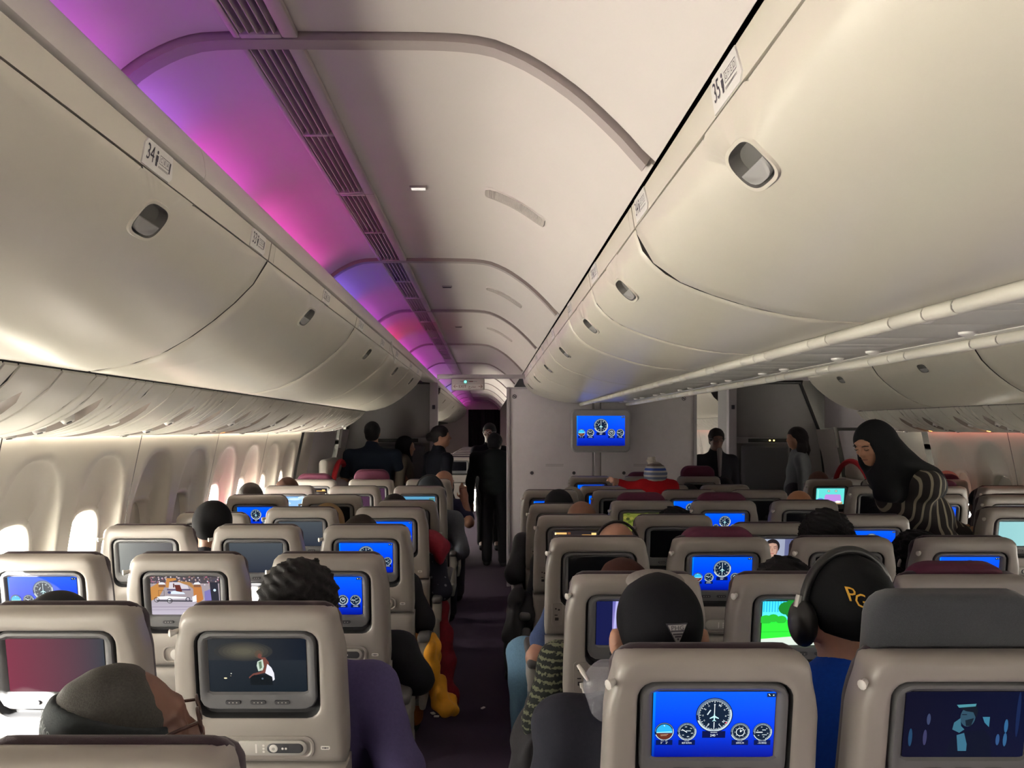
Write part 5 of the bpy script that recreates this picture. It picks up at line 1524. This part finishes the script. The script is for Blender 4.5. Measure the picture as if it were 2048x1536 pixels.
# curly-haired person with lilac sleeve, second left aisle seat
y1 = LROW(1)
person('person', 'curly dark haired person in lilac sweater, second left aisle seat', (-.50, y1, 0), seat_head(600, 1120, y1, .26, .140), hair=('curly', (.010, .009, .010)), shirt=(.075, .060, .155), sk=SK_M, h=.013,
       arms={1: ((.275, .17, .72), (.16, .42, .66))}, width=1.05)
sp_('person', 'person with dark cap barely above the second left middle seat', 118, 1182, y1, .24, bodyx=-1.10, hair=('beanie', (.018, .018, .022)), shirt=(.05, .05, .06), top=.132)
y2 = LROW(2)
person('person', 'person slouched low in black sleeve, third left aisle seat', (-.50, y2, 0), (-.52, y2 + .27, .985), hair=('short', BLK), shirt=(.010, .011, .014), h=.014, arms={1: ((.245, .20, .70), (.12, .40, .62))})
y3 = LROW(3)
person('person', 'brown haired person in dark top and orange trousers, fourth left aisle seat', (-.52, y3, 0), seat_head(722, 1030, y3, .26, .128), hair=('fringe', (.025, .018, .015)), shirt=(.014, .014, .017), pants=(.30, .10, .015), h=.015, arms={1: ((.22, .18, .72), (.10, .38, .66))})
sp_('person', 'dark capped passenger in the fourth left window seat', 427, 1001, y3, .26, bodyx=-1.33, hair=('beanie', (.010, .010, .012)), top=.132)
y4 = LROW(4)
person('person', 'person in dotted navy sleeve with red scarf, fifth left aisle seat', (-.47, y4, 0), (-.50, y4 + .27, 1.02), hair=('fringe', BLK), h=.014, arms={1: ((.21, .16, .70), (.16, .36, .62))},
       shirt_mat=M_DOTS, shirt=(.012, .013, .028))
sp_('person', 'person in tan hood leaning to the right, fifth left middle seat', 656, 1005, y4, .27, bodyx=-.98, hair=('hijab', (.33, .22, .11)), shirt=(.33, .22, .11), top=.134)
y5 = LROW(5)
sp_('person', 'grey haired man with magenta collar in the sixth left window seat', 502, 966, y5, .26, bodyx=-1.45, width=.9, hair=('buzz', (.05, .045, .042)), shirt=(.20, .02, .09), sk=SK_T, top=.122)
sp_('person', 'dark haired person peeking above the sixth left aisle seat', 790, 988, y5, .26, bodyx=-.52, hair=('short', (.012, .010, .010)), top=.130)
y6 = LROW(6)
sp_('person', 'brown haired person in the seventh left window seat', 575, 955, y6, .26, bodyx=-1.43, width=.9, hair=('short', (.05, .022, .014)), top=.130, sk=SK_T)
r, hh_, R_ = sp_('person', 'person in grey shirt with cap and headphones, seventh left aisle seat', 860, 951, y6, .26, bodyx=-.44, hair=('capback', (.030, .036, .045)), shirt=(.10, .11, .13), top=.138, sleeves='long',
    arms={1: ((.245, .12, .68), (.16, .34, .60))})
headphones(r, hh_, R_)
y7 = LROW(7)
person('person', 'bald man in navy shirt leaning into the aisle, front left aisle seat', (-.40, y7, 0), seat_head(888, 940, y7, .30, .122), face=(-.5, 0, .15), hair=None, sk=SK_M, shirt=(.020, .020, .055), sleeves='short',
       arms={1: ((.24, .10, .80), (.20, .26, .98))})

# ---- centre block
c0, c1, c2r, c3, c4, c5, c6, c7 = (CROW(k) for k in range(8))
r, hD, RD = person('person', 'man in black cap with triangular badge, nearest centre left seat', (.405, c0, 0), (.378, c0 + .27, 1.142), hair=('capback', (.0045, .0045, .007)), shirt=(.022, .023, .034), sk=SK_L, h=.012,
       arms={-1: ((-.275, .20, .74), (-.16, .44, .64))}, width=1.15)
# grey visor edge and badge
s = SDF(); s.ell(hD + RD @ np.array((0, .03, .112)), np.array((.066, .066, .026)), RD); mesh_obj('cap_crown', s.mesh(.007), cmat((.20, .18, .17)), r)
def capback_pt(xx, zz, d=.0): 
    q = zz - .025; yy = -.014 - .110 * math.sqrt(max(0.02, 1 - (xx / .090) ** 2 - (q / .104) ** 2)) - d - .002 * (zz > 0)
    return tuple(hD + RD @ np.array((xx, yy, zz)))
b = MB(); i_ = MB()
BZ = .024
def tri(k): return [(-.0235 * k + .013, .0305 - .0165 * (1 - k) + BZ), (.0235 * k + .013, .0305 - .0165 * (1 - k) + BZ), (.013, -.0165 + .016 * (1 - k) + BZ)]
b.loops([[capback_pt(a, q, .004) for a, q in tri(1)], [capback_pt(a, q, .0075) for a, q in tri(1)]], 0, close=True)
b.build('badge_border', M_INK, r, smooth=False)
b = MB(); b.loops([[capback_pt(a, q, .0085) for a, q in tri(.86)]], 0, close=True); bd = b.build('badge', mat('badge_silver', (.34, .33, .33), .4, noise=.05), r, smooth=False)
v, f = text_geo('PHG', .0125); i_.add([capback_pt(a * 1.15 + .013, q + .0225 + BZ, .0095) for a, q in v], f)
for zz, hw in ((.0165, .0145), (.0105, .0105), (.0055, .0068)): i_.add([capback_pt(.013 + a, zz + q + BZ, .0095) for a, q in ((-hw, .0016), (hw, .0016), (hw, -.0016), (-hw, -.0016))], [[0, 1, 2, 3]])
i_.add([capback_pt(.013 + .0022 * math.cos(k), .0005 + BZ + .003 * math.sin(k), .0095) for k in (0, 1.57, 3.14, 4.71)], [[0, 1, 2, 3]])
i_.build('badge_lettering', M_INK, bd, smooth=False)
# man in the blue shirt with headphones
r, hE, RE = person('person', 'man in blue T-shirt wearing black cap and headphones beside grey headrest', (.87, c0, 0), (.820, c0 + .33, 1.176), face=(.16, .02, .0), hair=('capback', (.006, .0065, .008)), shirt=(.005, .055, .40), sk=SK_L, h=.012, sleeves='short', width=1.38,
       arms={-1: ((-.24, .30, .72), (-.12, .52, .66))})
headphones(r, hE, RE, 1.06)
def capE(xx, zz, d=0.0):
    q = zz - .025; yy = -.014 - .110 * math.sqrt(max(0.02, 1 - (xx / .090) ** 2 - (q / .104) ** 2)) - d - .002 * (zz > 0)
    return tuple(hE + RE @ np.array((xx, yy, zz)))
b = MB(); 
for s_, dx, dz_ in (('P', -.004, .005), ('G', .008, -.006)):
    v, f = text_geo(s_, .040); b.add([capE(-.050 + dx + a * .72, .062 + dz_ + q, .016) for a, q in v], f)
b.build('cap_monogram', mat('gold_thread', (.55, .30, .02), .6, noise=.1), r, smooth=False)
b = MB(); v, f = text_geo('A', .03); b.add([tuple(hE + RE @ np.array((-.0925 * math.sqrt(max(.05, 1 - ((a + .03) / .11) ** 2)), a + .03, q + .012))) for a, q in v], f); b.build('side_patch', MATS['gold_thread'], r, smooth=False)
# knit sweater person
M_KNIT = None
def mk_knit():
    m = bpy.data.materials.new('knit_pattern'); m.use_nodes = True; nt = m.node_tree; b = nt.nodes['Principled BSDF']; b.inputs['Roughness'].default_value = .95
    tc = nt.nodes.new('ShaderNodeTexCoord'); wv = nt.nodes.new('ShaderNodeTexWave'); wv.wave_type = 'BANDS'; wv.bands_direction = 'Z'; wv.inputs['Scale'].default_value = 16; wv.inputs['Distortion'].default_value = 2.2; wv.inputs['Detail'].default_value = 2; wv.inputs['Detail Scale'].default_value = 8
    vo = nt.nodes.new('ShaderNodeTexVoronoi'); vo.inputs['Scale'].default_value = 95; mx = nt.nodes.new('ShaderNodeMath'); mx.operation = 'MULTIPLY'
    cr = nt.nodes.new('ShaderNodeValToRGB'); cr.color_ramp.elements[0].color = (.012, .016, .014, 1); cr.color_ramp.elements[1].color = (.15, .16, .10, 1); cr.color_ramp.elements[0].position = .28; cr.color_ramp.elements[1].position = .42
    nt.links.new(tc.outputs['Object'], wv.inputs['Vector']); nt.links.new(tc.outputs['Object'], vo.inputs['Vector']); nt.links.new(wv.outputs['Fac'], mx.inputs[0]); nt.links.new(vo.outputs['Distance'], mx.inputs[1]); nt.links.new(mx.outputs[0], cr.inputs[0]); nt.links.new(cr.outputs[0], b.inputs['Base Color'])
    return m
M_KNIT = mk_knit()
person('person', 'auburn haired person in patterned knit sweater, second centre left seat', (.40, c1, 0), seat_head(1245, 1116, c1, .28, .130), hair=('fringe', (.045, .012, .008)), shirt_mat=M_KNIT, h=.012, sk=SK_L,
       arms={-1: ((-.235, .14, .70), (-.10, .40, .62))}, width=1.05)
sp_('person', 'black haired person just above the second centre inner left seat', 1568, 1118, c1, .26, bodyx=.93, hair=('curly', BLK), top=.138)
r, hh_, R_ = person('person', 'balding man in blue polo and pale jeans, third centre left seat', (.43, c2r, 0), seat_head(1232, 1040, c2r, .26, .128), hair=('balding', (.07, .06, .05)), sk=SK_L, shirt=(.06, .09, .20), pants=(.16, .30, .45), h=.014, sleeves='short',
       arms={-1: ((-.235, .10, .68), (-.06, .36, .64))}, knee={-1: ((-.27, .42, .60), (-.26, .46, .12))})
b = MB(); b.tube([tuple(hh_ + R_ @ np.array((.092 * math.cos(a), -.03, .02 + .105 * math.sin(a)))) for a in [math.pi * k / 20 for k in range(21)]], .006, 8); b.build('hair_band', M_BLACK, r)
sp_('person', 'person with round black hair in the third centre inner right seat', 1650, 1022, c2r, .28, bodyx=1.42, hair=('afro', (.008, .008, .009)), sk=SK_D, top=.142)
r, hh_, R_ = sp_('person', 'dark haired person with pale hair band, third centre right seat', 1832, 1062, c2r, .26, bodyx=1.83, hair=('curly', BLK), top=.14)
b = MB(); b.tube([tuple(hh_ + R_ @ np.array((.104 * math.cos(a), -.06, .0 + .075 * math.sin(a)))) for a in [math.pi * k / 20 for k in range(21)]], .006, 8); b.build('hair_band', M_WHITE, r)
sp_('person', 'bald brown headed man in the fourth centre left seat', 1163, 1001, c3, .26, hair=None, sk=SK_T, shirt=(.015, .015, .018), top=.120, bodyx=.45)
sp_('person', 'dark haired person just above the fourth centre inner left seat', 1350, 1016, c3, .26, hair=('curly', BLK), top=.138, bodyx=.95)
M_PUFF = cmat((.030, .032, .036), .5, .2, 60)
sp_('person', 'black haired person in quilted black jacket, fifth centre left seat', 1117, 979, c4, .28, hair=('short', (.010, .011, .014)), top=.130, bodyx=.40, h=.013, shirt_mat=M_PUFF, width=1.1, arms={-1: ((-.24, .12, .72), (-.13, .34, .64))})
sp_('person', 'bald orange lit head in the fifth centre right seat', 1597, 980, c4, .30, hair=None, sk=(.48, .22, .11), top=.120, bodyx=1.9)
sp_('person', 'grey haired person in the sixth centre left seat', 1143, 974, c5, .24, hair=('short', (.30, .28, .25)), top=.130, bodyx=.58)
sp_('person', 'dark haired person beyond the seventh centre inner right seat', 1376, 968, c6, .26, hair=('short', BLK), top=.130, bodyx=1.55, shirt=(.01, .02, .03))
sp_('person', 'dark haired person in the front centre right seat', 1447, 955, c7, .24, hair=('short', BLK), top=.130, bodyx=1.93, sk=SK_M)
# child with the knitted hat
M_STRIPE = None
def mk_stripe():
    m = bpy.data.materials.new('striped_knit'); m.use_nodes = True; nt = m.node_tree; b = nt.nodes['Principled BSDF']; b.inputs['Roughness'].default_value = .95
    tc = nt.nodes.new('ShaderNodeTexCoord'); sx = nt.nodes.new('ShaderNodeSeparateXYZ'); ma = nt.nodes.new('ShaderNodeMath'); ma.operation = 'MULTIPLY_ADD'
    cr = nt.nodes.new('ShaderNodeValToRGB'); cr.color_ramp.interpolation = 'CONSTANT'
    el = cr.color_ramp.elements
    cols = [(0, (.40, .37, .33)), (.30, (.12, .15, .24)), (.40, (.42, .40, .38)), (.47, (.12, .15, .24)), (.58, (.42, .40, .38)), (.65, (.03, .07, .32)), (.75, (.42, .40, .38)), (.82, (.15, .12, .11)), (.93, (.40, .36, .32))]
    el[0].position = 0; el[0].color = (*cols[0][1], 1); el[1].position = cols[1][0]; el[1].color = (*cols[1][1], 1)
    for p_, c_ in cols[2:]:
        e_ = el.new(p_); e_.color = (*c_, 1)
    nt.links.new(tc.outputs['Generated'], sx.inputs[0]); nt.links.new(sx.outputs[2], cr.inputs[0]); nt.links.new(cr.outputs[0], b.inputs['Base Color'])
    n = nt.nodes.new('ShaderNodeTexNoise'); n.inputs['Scale'].default_value = 300; bp = nt.nodes.new('ShaderNodeBump'); bp.inputs['Strength'].default_value = .6; nt.links.new(n.outputs[0], bp.inputs['Height']); nt.links.new(bp.outputs[0], b.inputs['Normal'])
    return m
M_STRIPE = mk_stripe()
kx, ky, kz = px(1311, 957, 6.15)
r, hK, RK = person('child', 'small child in red jacket and striped bobble hat standing on a seat', (1.30, 6.15, .42), (kx, 6.15, kz + .02), face=(0, 0, -.15), seated=False, hair=None, shirt=(.42, .010, .015), pants=(.05, .05, .1), sc=.62, h=.011, sk=SK_L,
       arms={-1: ((-.19, .0, .735), (-.29, .0, .765)), 1: ((.16, .02, .66), (.20, .06, .60))}, bend=(0, 0))
r['category'] = 'child'
s = SDF(); s.ell(hK + RK @ np.array((0, -.005, .012)), (.088, .092, .098), RK); s.clip(hK + RK @ np.array((0, 0, -.070)), RK @ np.array((0, .3, -1))); hat = mesh_obj('knit_hat', s.mesh(.007, fold=.002, fscale=200), M_STRIPE, r)
s = SDF(); s.ell(hK + RK @ np.array((-.012, 0, .118)), (.034, .034, .034)); mesh_obj('bobble', s.mesh(.005, fold=.004, fscale=260), cmat((.42, .38, .33)), r)
# ---- right block
sp_('person', 'pinkish bald head in the front right aisle seat', 1636, 943, LROW(7), .28, hair=('buzz', (.10, .05, .04)), sk=(.33, .13, .10), top=.122)
sp_('person', 'passenger in pink cap at the far right window', 1892, 941, LROW(7), .28, bodyx=3.78, width=.9, hair=('capback', (.55, .24, .22)), top=.138)
sp_('person', 'dark haired person beside the second right window seat', 1962, 976, LROW(6), .26, bodyx=3.6, width=.9, hair=('fringe', BLK), top=.13, sk=SK_D)
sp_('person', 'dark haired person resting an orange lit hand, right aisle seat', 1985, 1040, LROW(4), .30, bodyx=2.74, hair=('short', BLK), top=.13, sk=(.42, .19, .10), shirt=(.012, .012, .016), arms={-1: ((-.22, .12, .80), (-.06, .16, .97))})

# ---- woman with black headscarf bending over in the right aisle
M_WSTR = None
def mk_wstripe():
    m = bpy.data.materials.new('striped_robe'); m.use_nodes = True; nt = m.node_tree; b = nt.nodes['Principled BSDF']; b.inputs['Roughness'].default_value = .85
    tc = nt.nodes.new('ShaderNodeTexCoord'); wv = nt.nodes.new('ShaderNodeTexWave'); wv.wave_type = 'BANDS'; wv.bands_direction = 'X'; wv.inputs['Scale'].default_value = 7.6; wv.inputs['Distortion'].default_value = 1.6; wv.inputs['Detail'].default_value = 1; wv.inputs['Detail Scale'].default_value = .9
    cr = nt.nodes.new('ShaderNodeValToRGB'); cr.color_ramp.elements[0].color = (.022, .018, .017, 1); cr.color_ramp.elements[0].position = .80; cr.color_ramp.elements[1].color = (.30, .27, .20, 1); cr.color_ramp.elements[1].position = .86
    nt.links.new(tc.outputs['Object'], wv.inputs['Vector']); nt.links.new(wv.outputs['Fac'], cr.inputs[0]); nt.links.new(cr.outputs[0], b.inputs['Base Color'])
    return m
M_WSTR = mk_wstripe()
dW = 4.55
hx, hy, hz = px(1745, 886, dW)
r, hW, RW = person('person', 'woman in black headscarf and striped robe bending forward in the right aisle', (2.50, dW, 0), (hx, dW, hz), face=(math.radians(116), math.radians(-22), 0), seated=False, facing=math.radians(100), hair=None, sk=(.40, .20, .12), shirt_mat=M_WSTR, pants=(.02, .018, .018), h=.010,
       arms={1: ((.02, -.16, .98), (-.20, -.04, .84)), -1: ((-.16, .22, 1.0), (-.30, .25, .86))}, bend=(0, -.12), width=1.12)
s = SDF()
def TW(p): return np.array(hW) + RW @ np.array(p)
s.ell(TW((0, -.016, .030)), (.092, .112, .102), RW); s.ell(TW((0, -.03, -.05)), (.092, .098, .10), RW, .05)
s.cone(TW((0, -.05, -.03)), (hW[0] + .10, .0, hW[2] - .12), .095, .11, .06)
s.cone((hW[0] + .06, 0, hW[2] - .10), (hW[0] + .14, .0, hW[2] - .24), .11, .13, .06)
s.cone((hW[0] + .10, 0, hW[2] - .12), (hW[0] + .29, .0, hW[2] - .24), .11, .12, .06)
s.cone((hW[0] + .02, -.05, hW[2] - .16), (hW[0] + .03, -.10, hW[2] - .27), .06, .07, .05)
s.clip((hW[0], 0, hW[2] - .325), (-.10, 0, -1), .006)
s.ell(TW((0, .118, -.036)), (.068, .098, .096), RW, .010, True)
mesh_obj('headscarf', s.mesh(.009, fold=.003, fscale=34, seed=3), cmat((.006, .0065, .008), .8), r)
b = MB()
for q in (-1, 1):
    b.tube([tuple(TW((q * .016, .108, .020))), tuple(TW((q * .034, .107, .025))), tuple(TW((q * .052, .095, .020)))], [.0022, .0032, .0018], 6)
b.build('eyebrows', hairm((.02, .012, .01)), r)
b = MB()
for q in (-1, 1):
    b.tube([tuple(TW((q * .020, .1005, .0005))), tuple(TW((q * .033, .1035, -.0035))), tuple(TW((q * .047, .0965, .0))) ], .0017, 6)
b.build('eyelashes', hairm((.012, .008, .008)), r)
b = MB(); b.tube([tuple(TW((-.021, .0945, -.0635))), tuple(TW((0, .1005, -.0625))), tuple(TW((.021, .0945, -.0635)))], [.0014, .0022, .0014], 6); b.build('mouth', skin((.16, .05, .045)), r)

# ---- people standing at the front, left side
def stand(label, u, v_top, d, face, facing, **kw):
    top = kw.pop('top', .13); sc = kw.pop('sc', 1.0)
    x, y, z = px(u, v_top, d)
    return person('person', label, (x, d, 0), (x, d, z - top * sc), face=face, seated=False, facing=facing, sc=sc, **kw)
stand('man in navy T-shirt standing with his back turned near the left door', 745, 843, 8.9, (0.0, .1, 0), 0.1, hair=('short', (.010, .010, .012)), shirt=(.010, .016, .030), pants=(.02, .02, .03), width=1.35, sleeves='short', arms={1: ((.30, .05, 1.12), (.40, .14, .95))})
stand('woman in black headscarf and beige coat in profile near the left door', 812, 872, 9.15, (-1.75, -.05, 0), -1.5, hair=('hijab', BLK), shirt=(.09, .075, .06), sk=SK_M, sc=.95)
stand('woman with dark hair bun in black uniform facing right', 882, 850, 9.0, (-1.6, .05, 0), -1.0, hair=('bun', (.010, .008, .009)), shirt=(.006, .007, .012), pants=(.006, .007, .012), sk=SK_M)
stand('person in dark clothes blocking the aisle end', 990, 866, 9.3, (-.3, -.2, 0), -.2, hair=('short', BLK), shirt=(.007, .010, .010), pants=(.008, .008, .010), sk=SK_D, width=1.2, sc=.97)
r, hh_, R_ = stand('man with glasses facing the camera at the aisle end', 979, 846, 10.6, (math.pi * .93, 0, 0), math.pi, hair=('short', BLK), shirt=(.006, .006, .010), pants=(.008, .008, .01), sk=SK_D)
glasses(r, hh_, R_, M_SILVER)
# ---- right side
r, hh_, R_ = stand('crew member with glasses in black blazer facing the camera', 1433, 856, 8.95, (math.pi * .98, -.05, 0), math.pi, hair=('short', (.012, .010, .010)), shirt=(.008, .008, .012), pants=(.008, .008, .012), sk=SK_D, sc=.98)
glasses(r, hh_, R_)
s = SDF(); s.cone((.0, -.118, 1.36), (0, -.128, 1.08), .030, .016, .02); mesh_obj('blouse', s.mesh(.010), cmat((.14, .12, .12)), r)
stand('long haired woman in grey shirt in profile near the right lavatory', 1592, 853, 8.9, (1.7, 0, 0), 1.3, hair=('long', (.010, .007, .008)), shirt=(.11, .12, .13), sk=SK_M, sc=.98)
# ------------------------------------------------------------------ loose things in and beside the aisle
def cloth_thing(name, label, cat, ops, m, h=.010, fold=.006, fscale=45, seed=1, base=None):
    s = SDF()
    for o in ops: s.ops.append(o) if isinstance(o, tuple) else None
    V, F = s.mesh(h, fold=fold, fscale=fscale, seed=seed)
    c = V.mean(0); c[2] = V[:, 2].min()
    o = mesh_obj(name, (V - c, F), m, None, loc=tuple(c))
    return tag(o, label, cat)
def CH(pts, rs, k=.03): return [('c', np.array(a, float), np.array(b, float), ra, rb, k, 1) for a, b, ra, rb in zip(pts[:-1], pts[1:], rs[:-1], rs[1:])]
def EL(c, r, k=.03, rot=None): return ('e', np.array(c, float), np.array(r, float), None if rot is None else np.array(rotm(*rot)), 0, k, 1)
M_YEL = mat('yellow_cloth', (.62, .27, .008), .8, noise=.25, nscale=25, bump=.2)
M_REDC = mat('red_cloth', (.20, .008, .018), .8, noise=.35, nscale=60, bump=.2)
M_COAT = mat('black_coat', (.012, .012, .014), .7, noise=.2, nscale=40, bump=.3)
M_JACK = mat('charcoal_jacket', (.022, .020, .024), .8, noise=.2, nscale=60, bump=.3)
yx = -.268
cloth_thing('shawl', 'yellow orange shawl hanging from a left armrest into the aisle', 'shawl',
    [EL((yx + .010, 3.66, .60), (.028, .10, .06)), EL((yx + .018, 3.64, .50), (.026, .095, .10)), EL((yx + .050, 3.60, .415), (.040, .09, .07), .03), EL((yx + .085, 3.57, .365), (.050, .085, .035))], M_YEL, h=.008, fold=.010, fscale=55)
cloth_thing('scarf', 'long dark red scarf trailing down beside a left aisle seat', 'scarf',
    CH([(-.262, 4.46, .70), (-.250, 4.44, .50), (-.235, 4.42, .32), (-.215, 4.38, .10)], [.030, .040, .050, .055]), M_REDC, h=.010, fold=.010)
cloth_thing('neck_scarf', 'crimson scarf around the shoulder of the dotted navy passenger', 'scarf',
    [EL((-.300, y4 + .17, .965), (.10, .09, .055), .03, (0, 0, .55)), EL((-.265, y4 + .15, .90), (.035, .07, .06))], mat('crimson_cloth', (.26, .012, .03), .8, noise=.25, bump=.2), h=.009)
cloth_thing('coat', 'black coat hanging over the fourth centre seat armrest into the aisle', 'coat',
    [EL((.155, 4.06, .74), (.045, .10, .06)), EL((.135, 4.04, .60), (.042, .10, .15)), EL((.115, 4.02, .46), (.036, .09, .12)), EL((.205, 4.06, .66), (.05, .09, .10))], M_COAT, h=.010, fold=.012)
cloth_thing('jacket', 'charcoal jacket draped over the near centre armrest', 'jacket',
    [EL((.165, 2.50, .70), (.055, .16, .06)), EL((.130, 2.47, .60), (.050, .16, .12)), EL((.110, 2.44, .47), (.050, .14, .14)), EL((.15, 2.42, .40), (.05, .12, .10))], M_JACK, h=.009, fold=.012)
# translucent bag lying against the seat, white strip and charging cable
m = bpy.data.materials.new('clear_plastic'); m.use_nodes = True; nt = m.node_tree; pb = nt.nodes['Principled BSDF']
pb.inputs['Base Color'].default_value = (.42, .42, .48, 1); pb.inputs['Roughness'].default_value = .22
tr = nt.nodes.new('ShaderNodeBsdfTransparent'); mxs = nt.nodes.new('ShaderNodeMixShader'); mxs.inputs[0].default_value = .42
nt.links.new(tr.outputs[0], mxs.inputs[1]); nt.links.new(pb.outputs[0], mxs.inputs[2]); nt.links.new(mxs.outputs[0], nt.nodes['Material Output'].inputs[0])
bagc = px(1212, 1375, 1.72)
bag = cloth_thing('plastic_bag', 'translucent grey plastic bag puffed up beside the black cap', 'bag', [EL(bagc, (.046, .04, .056), .02, (0, 0, .2)), EL((bagc[0] - .004, bagc[1], bagc[2] - .045), (.03, .03, .03))], m, h=.006, fold=.004, fscale=60)
b = MB(); b.tube([px(1156, 1330, 1.72), px(1166, 1345, 1.71), px(1176, 1362, 1.70)], [.004, .0055, .003], 8); b.build('tie_strip', M_WHITE, bag).matrix_parent_inverse = Matrix.Translation(-Vector(bag.location))
b = MB(); pts = [px(u, v, 2.315 - i * .006) for i, (u, v) in enumerate(((1163, 1372), (1166, 1380), (1171, 1400), (1170, 1420), (1160, 1445), (1150, 1466)))]
b.tube(pts, .0028, 8); b.tube([px(1162, 1366, 2.318), px(1164, 1376, 2.312)], .005, 8)
tag(b.build('charging_cable', M_WHITE), 'white charging cable plugged into the socket of the second centre seat', 'cable')
b = MB(); b.tube([(-.615, 5.10, 2.155), (-.612, 5.12, 2.10), (-.606, 5.16, 2.06), (-.602, 5.18, 2.02)], .004, 6)
tag(b.build('luggage_strap', M_WHITE), 'thin white strap hanging out of a left overhead bin', 'strap')
for i, (u, v) in enumerate(((866, 1428), (873, 1434), (966, 1417))):
    d = 1.6 * F_PX / (v - VPY); x, y, z = px(u, v, d)
    b = MB(); b.box((0, 0, .004), (.022 - .004 * i, .03, .008), .003, R=Matrix.Rotation(.5 + i, 3, 'Z'))
    tag(b.build('paper_scrap', M_WHITE, loc=(x, y, 0)), ('white paper scrap on the carpet near the left seats, left of two', 'white paper scrap on the carpet near the left seats, right of two', 'tiny white scrap in the middle of the aisle carpet')[i], 'litter')
